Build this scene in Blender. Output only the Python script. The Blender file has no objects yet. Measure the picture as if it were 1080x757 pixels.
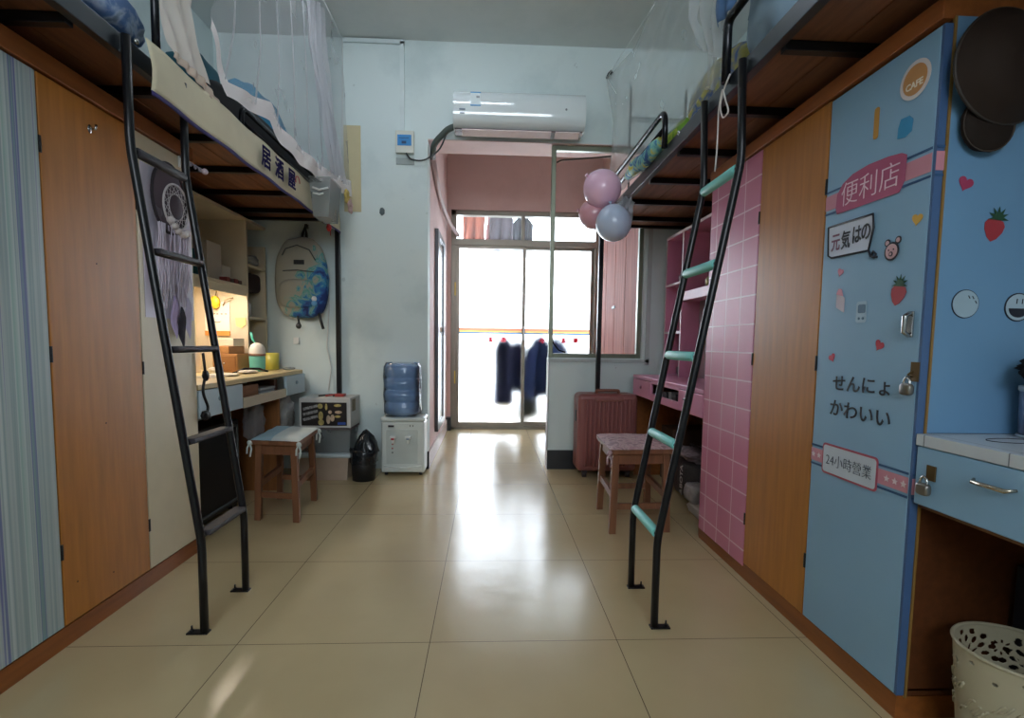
import bpy, math, random
from mathutils import Vector, Matrix, noise
random.seed(7)
S = bpy.context.scene
COL = S.collection
PI = math.pi
# ------------------------------------------------------------------ camera
F, CX, CY = 533.85, 538.94, 401.24
YAW, PITCH, ROLL = -0.0450, -0.0750, -0.0135
H = 0.953
def _R():
    cy, sy = math.cos(YAW), math.sin(YAW); cp, sp = math.cos(PITCH), math.sin(PITCH); cr, sr = math.cos(ROLL), math.sin(ROLL)
    Rz = Matrix(((cy, -sy, 0), (sy, cy, 0), (0, 0, 1)))
    Rx = Matrix(((1, 0, 0), (0, cp, -sp), (0, sp, cp)))
    Ry = Matrix(((cr, 0, sr), (0, 1, 0), (-sr, 0, cr)))
    return Rz @ Rx @ Ry
RM = _R()
cam = bpy.data.cameras.new('camera'); camo = bpy.data.objects.new('camera', cam); COL.objects.link(camo)
r_, f_, u_ = RM.col[0], RM.col[1], RM.col[2]
camo.matrix_world = Matrix(((r_[0], u_[0], -f_[0], 0), (r_[1], u_[1], -f_[1], 0), (r_[2], u_[2], -f_[2], H), (0, 0, 0, 1)))
cam.sensor_fit = 'HORIZONTAL'; cam.sensor_width = 36.0; cam.lens = F * 36.0 / 1080
cam.shift_x = (540 - CX) / 1080; cam.shift_y = -(378.5 - CY) / 1080
cam.clip_start = 0.02; cam.clip_end = 200
S.camera = camo
def ray(u, v): return RM @ Vector(((u - CX) / F, 1, -(v - CY) / F))
def onX(u, v, X): d = ray(u, v); return Vector((0, 0, H)) + d * (X / d.x)
def onY(u, v, Y): d = ray(u, v); return Vector((0, 0, H)) + d * (Y / d.y)

# ------------------------------------------------------------------ materials
def lin(c):
    c = c / 255
    return c / 12.92 if c <= 0.04045 else ((c + 0.055) / 1.055) ** 2.4
def rgb(h):
    if isinstance(h, str): h = tuple(int(h[i:i + 2], 16) for i in (0, 2, 4))
    return (lin(h[0]), lin(h[1]), lin(h[2]), 1)
MATS = {}
def base(name):
    m = bpy.data.materials.new(name); m.use_nodes = True
    return m, m.node_tree.nodes, m.node_tree.links, m.node_tree.nodes['Principled BSDF']
def mat(h, rough=0.5, metal=0.0, var=0.06, scale=8.0, bump=0.0, bscale=60, spec=0.5, coat=0.0, stretch=(1, 1, 1), trans=0, key=None):
    k = (h, rough, metal, var, scale, bump, bscale, spec, coat, stretch, trans)
    if k in MATS: return MATS[k]
    m, n, l, b = base('mat_' + (h if isinstance(h, str) else 'c'))
    b.inputs['Roughness'].default_value = rough; b.inputs['Metallic'].default_value = metal
    b.inputs['Specular IOR Level'].default_value = spec; b.inputs['Coat Weight'].default_value = coat
    b.inputs['Transmission Weight'].default_value = trans
    tc = n.new('ShaderNodeTexCoord'); mp = n.new('ShaderNodeMapping'); mp.inputs['Scale'].default_value = stretch
    l.new(tc.outputs['Object'], mp.inputs[0])
    nz = n.new('ShaderNodeTexNoise'); nz.inputs['Scale'].default_value = scale; nz.inputs['Detail'].default_value = 4
    l.new(mp.outputs[0], nz.inputs['Vector'])
    cr = n.new('ShaderNodeValToRGB'); c = rgb(h)
    cr.color_ramp.elements[0].position = .3; cr.color_ramp.elements[1].position = .7
    cr.color_ramp.elements[0].color = [x * (1 - var) for x in c[:3]] + [1]
    cr.color_ramp.elements[1].color = [min(1, x * (1 + var)) for x in c[:3]] + [1]
    l.new(nz.outputs[0], cr.inputs[0]); l.new(cr.outputs[0], b.inputs['Base Color'])
    if bump:
        n2 = n.new('ShaderNodeTexNoise'); n2.inputs['Scale'].default_value = bscale; l.new(mp.outputs[0], n2.inputs['Vector'])
        bp = n.new('ShaderNodeBump'); bp.inputs['Strength'].default_value = bump; bp.inputs['Distance'].default_value = .01
        l.new(n2.outputs[0], bp.inputs['Height']); l.new(bp.outputs[0], b.inputs['Normal'])
    MATS[k] = m
    return m
def wood(h, rough=.4, var=.18, stretch=(14, 14, 1.2), scale=3.0, coat=0.0):
    return mat(h, rough, var=var, scale=scale, stretch=stretch, coat=coat)
def math_(n, l, op, a, b=None, c=None):
    x = n.new('ShaderNodeMath'); x.operation = op
    for i, v in enumerate((a, b, c)):
        if v is None: continue
        if isinstance(v, (int, float)): x.inputs[i].default_value = v
        else: l.new(v, x.inputs[i])
    return x.outputs[0]
def floor_mat():
    m, n, l, b = base('floor_tiles')
    g = n.new('ShaderNodeNewGeometry'); sx = n.new('ShaderNodeSeparateXYZ'); l.new(g.outputs['Position'], sx.inputs[0])
    outs = []
    cells = []
    for ax, off in ((0, .777), (1, -1.551)):
        t = math_(n, l, 'DIVIDE', math_(n, l, 'ADD', sx.outputs[ax], off + 60), .6)
        fr = math_(n, l, 'FRACT', t); cells.append(math_(n, l, 'FLOOR', t))
        d = math_(n, l, 'MINIMUM', fr, math_(n, l, 'SUBTRACT', 1.0, fr)); outs.append(d)
    d = math_(n, l, 'MINIMUM', outs[0], outs[1])
    line = math_(n, l, 'LESS_THAN', d, .0020)
    nz = n.new('ShaderNodeTexNoise'); nz.inputs['Scale'].default_value = 1.6; nz.inputs['Detail'].default_value = 6
    l.new(g.outputs['Position'], nz.inputs['Vector'])
    cr = n.new('ShaderNodeValToRGB'); cr.color_ramp.elements[0].color = rgb('b8a57e'); cr.color_ramp.elements[1].color = rgb('c4b18a')
    cr.color_ramp.elements[0].position = .3; cr.color_ramp.elements[1].position = .7
    l.new(nz.outputs[0], cr.inputs[0])
    mx = n.new('ShaderNodeMix'); mx.data_type = 'RGBA'; l.new(line, mx.inputs[0]); l.new(cr.outputs[0], mx.inputs[6]); mx.inputs[7].default_value = rgb('5d4f3d')
    l.new(mx.outputs[2], b.inputs['Base Color'])
    n3 = n.new('ShaderNodeTexNoise'); n3.inputs['Scale'].default_value = 5; l.new(g.outputs['Position'], n3.inputs['Vector'])
    rr = n.new('ShaderNodeMapRange'); rr.inputs[3].default_value = .14; rr.inputs[4].default_value = .26
    l.new(n3.outputs[0], rr.inputs[0]); l.new(rr.outputs[0], b.inputs['Roughness'])
    n4 = n.new('ShaderNodeTexNoise'); n4.inputs['Scale'].default_value = 9; l.new(g.outputs['Position'], n4.inputs['Vector'])
    bp = n.new('ShaderNodeBump'); bp.inputs['Strength'].default_value = .12; bp.inputs['Distance'].default_value = .01
    l.new(n4.outputs[0], bp.inputs['Height']); l.new(bp.outputs[0], b.inputs['Normal'])
    b.inputs['Specular IOR Level'].default_value = .6
    return m
def stripe_mat():
    m, n, l, b = base('striped_film')
    g = n.new('ShaderNodeNewGeometry'); mp = n.new('ShaderNodeMapping'); mp.inputs['Scale'].default_value = (0, 24, .12)
    l.new(g.outputs['Position'], mp.inputs[0])
    nz = n.new('ShaderNodeTexNoise'); nz.inputs['Scale'].default_value = 1; nz.inputs['Detail'].default_value = 3
    l.new(mp.outputs[0], nz.inputs['Vector'])
    cr = n.new('ShaderNodeValToRGB'); cr.color_ramp.interpolation = 'LINEAR'
    E = cr.color_ramp.elements; E[0].position = .25; E[0].color = rgb('66747c'); E[1].position = .8; E[1].color = rgb('b8c3c4')
    for p, c in ((.36, '7f9ea0'), (.42, '6a70a4'), (.45, 'b3bebe'), (.53, '8fa3a8'), (.58, 'c0caca'), (.66, '96b4b0')):
        e = E.new(p); e.color = rgb(c)
    l.new(nz.outputs[0], cr.inputs[0]); l.new(cr.outputs[0], b.inputs['Base Color']); b.inputs['Roughness'].default_value = .45
    return m
def grid_mat(base_h, line_h, py, pz, oy, oz, w=.012, axes=(1, 2)):
    m, n, l, b = base('tile_film')
    g = n.new('ShaderNodeNewGeometry'); sx = n.new('ShaderNodeSeparateXYZ'); l.new(g.outputs['Position'], sx.inputs[0])
    ds = []
    for ax, p, o in ((axes[0], py, oy), (axes[1], pz, oz)):
        fr = math_(n, l, 'FRACT', math_(n, l, 'DIVIDE', math_(n, l, 'ADD', sx.outputs[ax], o + 50 * p), p))
        ds.append(math_(n, l, 'MULTIPLY', math_(n, l, 'MINIMUM', fr, math_(n, l, 'SUBTRACT', 1.0, fr)), p))
    ln = math_(n, l, 'LESS_THAN', math_(n, l, 'MINIMUM', ds[0], ds[1]), w / 2)
    mx = n.new('ShaderNodeMix'); mx.data_type = 'RGBA'; l.new(ln, mx.inputs[0]); mx.inputs[6].default_value = rgb(base_h); mx.inputs[7].default_value = rgb(line_h)
    l.new(mx.outputs[2], b.inputs['Base Color']); b.inputs['Roughness'].default_value = .35
    return m
def wall_mat(h, h2, stain=.5):
    m, n, l, b = base('wall_paint')
    g = n.new('ShaderNodeNewGeometry')
    nz = n.new('ShaderNodeTexNoise'); nz.inputs['Scale'].default_value = 2.2; nz.inputs['Detail'].default_value = 5; nz.inputs['Roughness'].default_value = .6
    l.new(g.outputs['Position'], nz.inputs['Vector'])
    cr = n.new('ShaderNodeValToRGB'); cr.color_ramp.elements[0].color = rgb(h2); cr.color_ramp.elements[1].color = rgb(h)
    cr.color_ramp.elements[0].position = .3; cr.color_ramp.elements[1].position = .5
    l.new(nz.outputs[0], cr.inputs[0])
    # small chips and scuffs
    vz = n.new('ShaderNodeTexNoise'); vz.inputs['Scale'].default_value = 14; vz.inputs['Detail'].default_value = 3; l.new(g.outputs['Position'], vz.inputs['Vector'])
    ch = math_(n, l, 'GREATER_THAN', vz.outputs[0], .735)
    mx = n.new('ShaderNodeMix'); mx.data_type = 'RGBA'; l.new(math_(n, l, 'MULTIPLY', ch, stain), mx.inputs[0]); l.new(cr.outputs[0], mx.inputs[6]); mx.inputs[7].default_value = rgb('6b7270')
    l.new(mx.outputs[2], b.inputs['Base Color']); b.inputs['Roughness'].default_value = .7
    return m
def veil_mat(h, alpha, trl=.5, name='net'):
    m = bpy.data.materials.new(name); m.use_nodes = True; n, l = m.node_tree.nodes, m.node_tree.links; n.clear()
    o = n.new('ShaderNodeOutputMaterial'); t = n.new('ShaderNodeBsdfTransparent'); d = n.new('ShaderNodeBsdfDiffuse'); tr = n.new('ShaderNodeBsdfTranslucent')
    d.inputs[0].default_value = rgb(h); tr.inputs[0].default_value = rgb(h)
    a = n.new('ShaderNodeMixShader'); a.inputs[0].default_value = trl; l.new(d.outputs[0], a.inputs[1]); l.new(tr.outputs[0], a.inputs[2])
    tc = n.new('ShaderNodeTexCoord'); nz = n.new('ShaderNodeTexNoise'); nz.inputs['Scale'].default_value = 6; l.new(tc.outputs['Object'], nz.inputs['Vector'])
    mr = n.new('ShaderNodeMapRange'); mr.inputs[3].default_value = alpha * .88; mr.inputs[4].default_value = min(1, alpha * 1.12); l.new(nz.outputs[0], mr.inputs[0])
    b = n.new('ShaderNodeMixShader'); l.new(mr.outputs[0], b.inputs[0]); l.new(t.outputs[0], b.inputs[1]); l.new(a.outputs[0], b.inputs[2]); l.new(b.outputs[0], o.inputs[0])
    return m
def glass_mat(tint, haze=0.0, hazecol='ffffff', gloss=.08):
    m = bpy.data.materials.new('glass_pane'); m.use_nodes = True; n, l = m.node_tree.nodes, m.node_tree.links; n.clear()
    o = n.new('ShaderNodeOutputMaterial'); t = n.new('ShaderNodeBsdfTransparent'); t.inputs[0].default_value = rgb(tint)
    tr = n.new('ShaderNodeBsdfTranslucent'); tr.inputs[0].default_value = rgb(hazecol)
    gl = n.new('ShaderNodeBsdfGlossy'); gl.inputs['Roughness'].default_value = .05
    a = n.new('ShaderNodeMixShader'); a.inputs[0].default_value = haze; l.new(t.outputs[0], a.inputs[1]); l.new(tr.outputs[0], a.inputs[2])
    fr = n.new('ShaderNodeFresnel'); fr.inputs[0].default_value = 1.45
    b = n.new('ShaderNodeMixShader'); l.new(math_(n, l, 'MULTIPLY', fr.outputs[0], gloss * 8), b.inputs[0]); l.new(a.outputs[0], b.inputs[1]); l.new(gl.outputs[0], b.inputs[2]); l.new(b.outputs[0], o.inputs[0])
    return m
def emit_mat(h, s):
    m = bpy.data.materials.new('lamp_glow'); m.use_nodes = True; b = m.node_tree.nodes['Principled BSDF']
    b.inputs['Emission Color'].default_value = rgb(h); b.inputs['Emission Strength'].default_value = s; b.inputs['Base Color'].default_value = rgb(h)
    return m
def splash_mat(a, b_, c_, scale, key='splash', lo=.42, hi=.58):
    m, n, l, b = base(key)
    tc = n.new('ShaderNodeTexCoord'); nz = n.new('ShaderNodeTexNoise'); nz.inputs['Scale'].default_value = scale; nz.inputs['Detail'].default_value = 6; nz.inputs['Distortion'].default_value = 1.2
    l.new(tc.outputs['Object'], nz.inputs['Vector'])
    cr = n.new('ShaderNodeValToRGB'); E = cr.color_ramp.elements; E[0].position = lo; E[0].color = rgb(a); E[1].position = hi; E[1].color = rgb(c_)
    e = E.new((lo + hi) / 2); e.color = rgb(b_)
    l.new(nz.outputs[0], cr.inputs[0]); l.new(cr.outputs[0], b.inputs['Base Color']); b.inputs['Roughness'].default_value = .7
    return m

BLACK = mat('15161a', .3, metal=.3, var=.05)
DARKRUB = mat('2b2830', .6)
WHITEP = mat('dfe3e2', .35, var=.03)
CREAM = mat('d4c9ae', .4, var=.04)
CREAM2 = mat('cbbfa8', .45, var=.05)
ORANGE = wood('b0712f', .38, .14)
ORANGED = wood('8a4f22', .4, .2, stretch=(14, 1.2, 14))
BOARD = wood('7c5138', .55, .25, stretch=(14, 1.5, 14))
LBOARD = wood('a08058', .5, .2, stretch=(14, 2, 2))
BLUEF = mat('88aecb', .36, var=.03, scale=3)
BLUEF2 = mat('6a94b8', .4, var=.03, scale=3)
BLUESHADE = mat('46648e', .4, var=.03)
PALEBLUE = mat('b9cdd8', .4, var=.04)
PINK = mat('d48caa', .4, var=.05)
PINKL = mat('d9a2b6', .4, var=.05)
MAGENTA = mat('a8476b', .4, var=.04)
ALU = mat('8a8378', .35, metal=.5, var=.05)
ALUG = mat('7c8272', .35, metal=.5, var=.05)
CHROME = mat('b8b8b8', .2, metal=1, var=.02)
RED = mat('a82c36', .5, var=.05)
GREEN = mat('1f4a32', .5, var=.1)
GOLD = mat('c59a43', .5, var=.05)
INK = mat('1a1c2a', .5, var=.02)
WHITE = mat('eef0f0', .45, var=.02)
TEAL = mat('1d6a83', .8, var=.2, bump=.4, bscale=20)
MINT = mat('78cdc8', .45, var=.05)
STOOLW = wood('7c5238', .5, .2)

# ------------------------------------------------------------------ mesh builder
class MB:
    def __init__(s): s.v = []; s.f = []; s.m = []; s.sm = []
    def add(s, vs, fs, mi=0, smooth=False):
        o = len(s.v); s.v += [Vector(x) for x in vs]
        for f in fs: s.f.append([o + i for i in f]); s.m.append(mi); s.sm.append(smooth)
        return s
    def box(s, a, b, mi=0, M=None):
        x0, y0, z0 = [min(a[i], b[i]) for i in range(3)]; x1, y1, z1 = [max(a[i], b[i]) for i in range(3)]
        vs = [Vector(p) for p in ((x0, y0, z0), (x1, y0, z0), (x1, y1, z0), (x0, y1, z0), (x0, y0, z1), (x1, y0, z1), (x1, y1, z1), (x0, y1, z1))]
        if M: vs = [M @ v for v in vs]
        return s.add(vs, [(0, 3, 2, 1), (4, 5, 6, 7), (0, 1, 5, 4), (1, 2, 6, 5), (2, 3, 7, 6), (3, 0, 4, 7)], mi)
    def tube(s, pts, r, n=12, mi=0, closed=False, caps=True):
        pts = [Vector(p) for p in pts]; N = len(pts); rs = r if isinstance(r, (list, tuple)) else [r] * N
        vs = []; fs = []; up = None
        for i, p in enumerate(pts):
            if closed: d = (pts[(i + 1) % N] - pts[i - 1]).normalized()
            else: d = (pts[min(i + 1, N - 1)] - pts[max(i - 1, 0)]).normalized()
            if up is None: up = d.orthogonal().normalized()
            up = (up - d * up.dot(d))
            up = up.normalized() if up.length > 1e-6 else d.orthogonal().normalized()
            w = d.cross(up)
            for k in range(n): a = 2 * PI * k / n; vs.append(p + (up * math.cos(a) + w * math.sin(a)) * rs[i])
        for i in range(N if closed else N - 1):
            j = (i + 1) % N
            for k in range(n): k2 = (k + 1) % n; fs.append((i * n + k, i * n + k2, j * n + k2, j * n + k))
        s.add(vs, fs, mi, True)
        if caps and not closed:
            o = len(s.v) - len(vs)
            s.f.append([o + k for k in range(n)][::-1]); s.m.append(mi); s.sm.append(False)
            s.f.append([o + (N - 1) * n + k for k in range(n)]); s.m.append(mi); s.sm.append(False)
        return s
    def lathe(s, prof, c=(0, 0, 0), n=28, mi=0, axis='Z', cap0=True, cap1=True, sq=None):
        vs = []; fs = []; N = len(prof)
        for r, z in prof:
            for k in range(n):
                a = 2 * PI * k / n; x, y = math.cos(a), math.sin(a)
                if sq: t = (abs(x) ** sq + abs(y) ** sq) ** (-1 / sq); x *= t; y *= t
                p = (r * x, r * y, z)
                if axis == 'Y': p = (r * x, z, r * y)
                if axis == 'X': p = (z, r * x, r * y)
                vs.append(Vector(c) + Vector(p))
        for i in range(N - 1):
            for k in range(n): k2 = (k + 1) % n; fs.append((i * n + k, i * n + k2, (i + 1) * n + k2, (i + 1) * n + k))
        s.add(vs, fs, mi, True); o = len(s.v) - len(vs)
        if cap0: s.f.append([o + k for k in range(n)][::-1]); s.m.append(mi); s.sm.append(False)
        if cap1: s.f.append([o + (N - 1) * n + k for k in range(n)]); s.m.append(mi); s.sm.append(False)
        return s
    def grid(s, P, mi=0, thick=None, smooth=True):
        R, C = len(P), len(P[0]); vs = [Vector(p) for r in P for p in r]
        fs = [(i * C + j, i * C + j + 1, (i + 1) * C + j + 1, (i + 1) * C + j) for i in range(R - 1) for j in range(C - 1)]
        return s.add(vs, fs, mi, smooth)
    def prism(s, pts, d, mi=0):
        pts = [Vector(p) for p in pts]; d = Vector(d); n = len(pts)
        return s.add(pts + [p + d for p in pts], [tuple(range(n))[::-1], tuple(range(n, 2 * n))] + [(i, (i + 1) % n, n + (i + 1) % n, n + i) for i in range(n)], mi)
    def blob(s, c, r, mi=0, p=2.0, nz=.0, fr=3.0, nu=28, nv=16, seed=0, M=None):
        vs = []; fs = []
        def pw(x, e): return math.copysign(abs(x) ** e, x)
        e = 2 / p
        for i in range(nv + 1):
            th = -PI / 2 + PI * i / nv
            for j in range(nu):
                ph = 2 * PI * j / nu
                q = Vector((pw(math.cos(th), e) * pw(math.cos(ph), e), pw(math.cos(th), e) * pw(math.sin(ph), e), pw(math.sin(th), e)))
                k = 1 + nz * noise.noise(q * fr + Vector((seed, seed * 2, 0)))
                q = Vector((q.x * r[0] * k, q.y * r[1] * k, q.z * r[2] * k))
                if M: q = M @ q
                vs.append(Vector(c) + q)
        for i in range(nv):
            for j in range(nu): j2 = (j + 1) % nu; fs.append((i * nu + j, i * nu + j2, (i + 1) * nu + j2, (i + 1) * nu + j))
        return s.add(vs, fs, mi, True)
    def build(s, name, mats, parent=None, bevel=0, solid=0, sub=0, world=True):
        if not isinstance(mats, (list, tuple)): mats = [mats]
        vs = s.v
        if parent is not None: org = worg(parent); loc = Vector((0, 0, 0))
        else:
            xs = [v.x for v in vs]; ys = [v.y for v in vs]; zs = [v.z for v in vs]
            org = Vector(((min(xs) + max(xs)) / 2, (min(ys) + max(ys)) / 2, min(zs))); loc = org
        me = bpy.data.meshes.new(name); me.from_pydata([v - org for v in vs], [], s.f)
        for m in mats: me.materials.append(m)
        for p, mi, sm in zip(me.polygons, s.m, s.sm): p.material_index = mi; p.use_smooth = sm
        me.validate(); me.update()
        o = bpy.data.objects.new(name, me); COL.objects.link(o); o.location = loc
        if parent is not None: o.parent = parent
        if bevel:
            b = o.modifiers.new('bevel', 'BEVEL'); b.width = bevel; b.segments = 3; b.limit_method = 'ANGLE'; b.angle_limit = .7
        if solid:
            b = o.modifiers.new('solid', 'SOLIDIFY'); b.thickness = solid
        if sub:
            b = o.modifiers.new('sub', 'SUBSURF'); b.levels = sub; b.render_levels = sub
        return o
def worg(o):
    v = Vector((0, 0, 0))
    while o is not None: v += o.location; o = o.parent
    return v
def box(name, a, b, m, parent=None, bevel=0): return MB().box(a, b).build(name, m, parent, bevel)
def thing(name, loc, label, cat, group=None):
    o = bpy.data.objects.new(name, None); COL.objects.link(o); o.location = loc; o.empty_display_size = .05
    return tag(o, label, cat, group)
def tag(o, label, cat, group=None, kind=None):
    o['label'] = label; o['category'] = cat
    if group: o['group'] = group
    if kind: o['kind'] = kind
    return o
def struct(o): o['kind'] = 'structure'; return o
def text(name, body, size, right, up, center, m, parent, off=0.0, thick=.0008, mirror=False, xs=1.0, shear=0, rot=0, bold=0.0):
    cu = bpy.data.curves.new('t', 'FONT'); cu.body = body; cu.size = 1; cu.offset = off / size; cu.extrude = thick / 2 / size
    cu.align_x = 'CENTER'; cu.align_y = 'CENTER'; cu.shear = shear; cu.resolution_u = 3; cu.fill_mode = 'BOTH'
    to = bpy.data.objects.new('t', cu); COL.objects.link(to)
    dg = bpy.context.evaluated_depsgraph_get(); dg.update()
    me = bpy.data.meshes.new_from_object(to.evaluated_get(dg), depsgraph=dg)
    bpy.data.objects.remove(to)
    right = Vector(right).normalized(); up = Vector(up).normalized(); nrm = right.cross(up)
    xsn = [v.co.x for v in me.vertices]; ysn = [v.co.y for v in me.vertices]
    mx_, my_ = (min(xsn) + max(xsn)) / 2, (min(ysn) + max(ysn)) / 2
    org = worg(parent)
    for v in me.vertices:
        x, y = (v.co.x - mx_) * size * xs * (-1 if mirror else 1), (v.co.y - my_) * size
        c, s_ = math.cos(rot), math.sin(rot); x, y = x * c - y * s_, x * s_ + y * c
        v.co = Vector(center) + right * x + up * y + nrm * (v.co.z * size) - org
    if bold:
        V0 = [v.co.copy() for v in me.vertices]; F0 = [list(p.vertices) for p in me.polygons]; vs, fs = [], []
        for k, (dx, dy) in enumerate(((0, 0), (1, 0), (-1, 0), (0, 1), (0, -1))):
            fs += [[i + len(vs) for i in f] for f in F0]; vs += [v + right * (dx * bold) + up * (dy * bold) + nrm * (k * 1e-5) for v in V0]
        me = bpy.data.meshes.new(name); me.from_pydata(vs, [], fs)
    me.materials.clear(); me.materials.append(m)
    o = bpy.data.objects.new(name, me); COL.objects.link(o); o.parent = parent
    return o
def rail_path(pts, rad=.03, n=5):
    "polyline with rounded corners"
    pts = [Vector(p) for p in pts]; out = [pts[0]]
    for i in range(1, len(pts) - 1):
        a, b, c = pts[i - 1], pts[i], pts[i + 1]
        d1 = (a - b).normalized(); d2 = (c - b).normalized(); r = min(rad, (a - b).length / 2, (c - b).length / 2)
        p, q = b + d1 * r, b + d2 * r
        for k in range(n + 1):
            t = k / n; out.append(p * (1 - t) ** 2 + b * 2 * t * (1 - t) + q * t * t)
    out.append(pts[-1]); return out
def resample(pl, n):
    pl = [Vector(p) for p in pl]; L = [0]
    for i in range(1, len(pl)): L.append(L[-1] + (pl[i] - pl[i - 1]).length)
    out = []
    for k in range(n):
        t = L[-1] * k / (n - 1); i = 0
        while i < len(pl) - 2 and L[i + 1] < t: i += 1
        d = L[i + 1] - L[i]; out.append(pl[i].lerp(pl[i + 1], (t - L[i]) / d if d > 1e-9 else 0))
    return out
def copy_tree(o, parent=None):
    c = o.copy(); COL.objects.link(c); c.parent = parent
    for ch in list(o.children): copy_tree(ch, c)
    return c

exec_parts = True
# ================================================================== SETTING
XL, XR, YF, YB, ZC = -1.93, 1.72, -2.3, 3.77, 3.07
WALL = wall_mat('d2dfdf', 'c2d1d2', .25)
WALLP = wall_mat('d8bdb8', 'cfb2ad', .1)
CEIL = wall_mat('d6dad8', 'ccd2d0', .0)
struct(box('floor', (XL - .1, YF - .1, -.1), (XR + .1, 7.2, 0), floor_mat()))
struct(box('ceiling', (XL - .1, YF - .1, ZC), (XR + .1, YB + .26, ZC + .1), CEIL))
struct(box('ceiling_hall', (-.6, YB + .26, 2.96), (1.35, 5.7, 3.1), WALLP))
struct(box('wall_left', (XL - .1, YF, 0), (XL - .004, YB, ZC), WALL))
struct(box('wall_right', (XR, YF, 0), (XR + .1, YB, ZC), WALL))
# back wall: piers, lintel, hall opening and window opening
w = MB()
w.box((XL - .1, YB, 0), (-.45, YB + .14, ZC))
w.box((.45, YB, 0), (1.72, YB + .12, .845))
w.box((1.15, YB, .845), (1.72, YB + .12, 2.40))
w.box((-.45, YB, 2.40), (1.72, YB + .26, ZC))
struct(w.build('wall_back', WALL))
struct(box('trim_soffit', (-.45, YB + .002, 2.394), (1.2, YB + .258, 2.40), WALLP))
w = MB(); w.box((-.60, YB + .14, 0), (-.45, 5.55, 2.96)); struct(w.build('wall_hall_left', WALLP))
w = MB(); w.box((1.20, YB + .12, 0), (1.35, 5.55, 2.96)); struct(w.build('wall_hall_right', WALLP))
w = MB(); w.box((-.60, 5.5, 2.35), (1.35, 5.68, 2.96)); w.box((-.60, 5.5, 0), (-.41, 5.68, 2.35)); struct(w.build('wall_hall_end', WALLP))
# wall behind the camera with its window
w = MB(); WX0, WX1, WZ0, WZ1 = -1.05, 1.05, 1.75, 2.95
w.box((XL, YF - .12, 0), (WX0, YF, ZC)); w.box((WX1, YF - .12, 0), (XR, YF, ZC)); w.box((WX0, YF - .12, 0), (WX1, YF, WZ0)); w.box((WX0, YF - .12, WZ1), (WX1, YF, ZC))
struct(w.build('wall_front', WALL))
# balcony roof slab outside the hall door
struct(box('ceiling_balcony', (-1.2, 5.68, 2.75), (1.9, 6.9, 2.85), WHITEP))
SK = mat('26282c', .35)
w = MB(); w.box((-.46, YB - .012, 0), (-.438, YB, .13)); w.box((-.45, YB - .012, 0), (-.438, YB + .01, .13)); struct(w.build('baseboard_hall_corner', SK))
w = MB(); w.box((.45, YB - .014, 0), (.70, YB, .145)); struct(w.build('baseboard_pier', SK))
w = MB(); w.box((-.45, YB + .02, 0), (-.438, 5.48, .12)); struct(w.build('baseboard_hall_left', mat('b9aaa6', .4)))
w = MB(); w.box((-.45, 5.40, 0), (-.40, 5.49, .14)); struct(w.build('baseboard_hall_end', SK))
w = MB(); w.box((.449, YB + .0, .0), (.455, YB + .12, .845)); struct(w.build('trim_pier_edge', mat('c9c3c2', .5)))

# hall door (sliding, aluminium) with transom
DY = 5.56
d = thing('door_1', (.38, DY, 0), 'grey aluminium framed sliding glass door with transom at the end of the hall', 'door'); d['kind'] = 'structure'
w = MB(); fx0, fx1 = -.41, 1.20
w.box((fx0, DY - .04, 0), (fx0 + .055, DY + .05, 2.35)); w.box((fx1 - .055, DY - .04, 0), (fx1, DY + .05, 2.35))
w.box((fx0, DY - .04, 2.30), (fx1, DY + .05, 2.35)); w.box((fx0, DY - .045, 1.985), (fx1, DY + .05, 2.05)); w.box((fx0, DY - .04, 0), (fx1, DY + .05, .03))
w.build('door_frame', ALU, d, .003)
def frosted():
    m = bpy.data.materials.new('frosted_glass'); m.use_nodes = True; n, l = m.node_tree.nodes, m.node_tree.links; n.clear()
    o = n.new('ShaderNodeOutputMaterial'); t = n.new('ShaderNodeBsdfTransparent'); t.inputs[0].default_value = rgb('f4f8fb')
    g = n.new('ShaderNodeBsdfRefraction'); g.inputs['Roughness'].default_value = .36; g.inputs['IOR'].default_value = 1.45; g.inputs[0].default_value = rgb('f8fafc')
    mx = n.new('ShaderNodeMixShader'); mx.inputs[0].default_value = .96; l.new(t.outputs[0], mx.inputs[1]); l.new(g.outputs[0], mx.inputs[2]); l.new(mx.outputs[0], o.inputs[0])
    return m
FROST = frosted(); CLEAR = glass_mat('f2f6f8', .02, 'ffffff')
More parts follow.
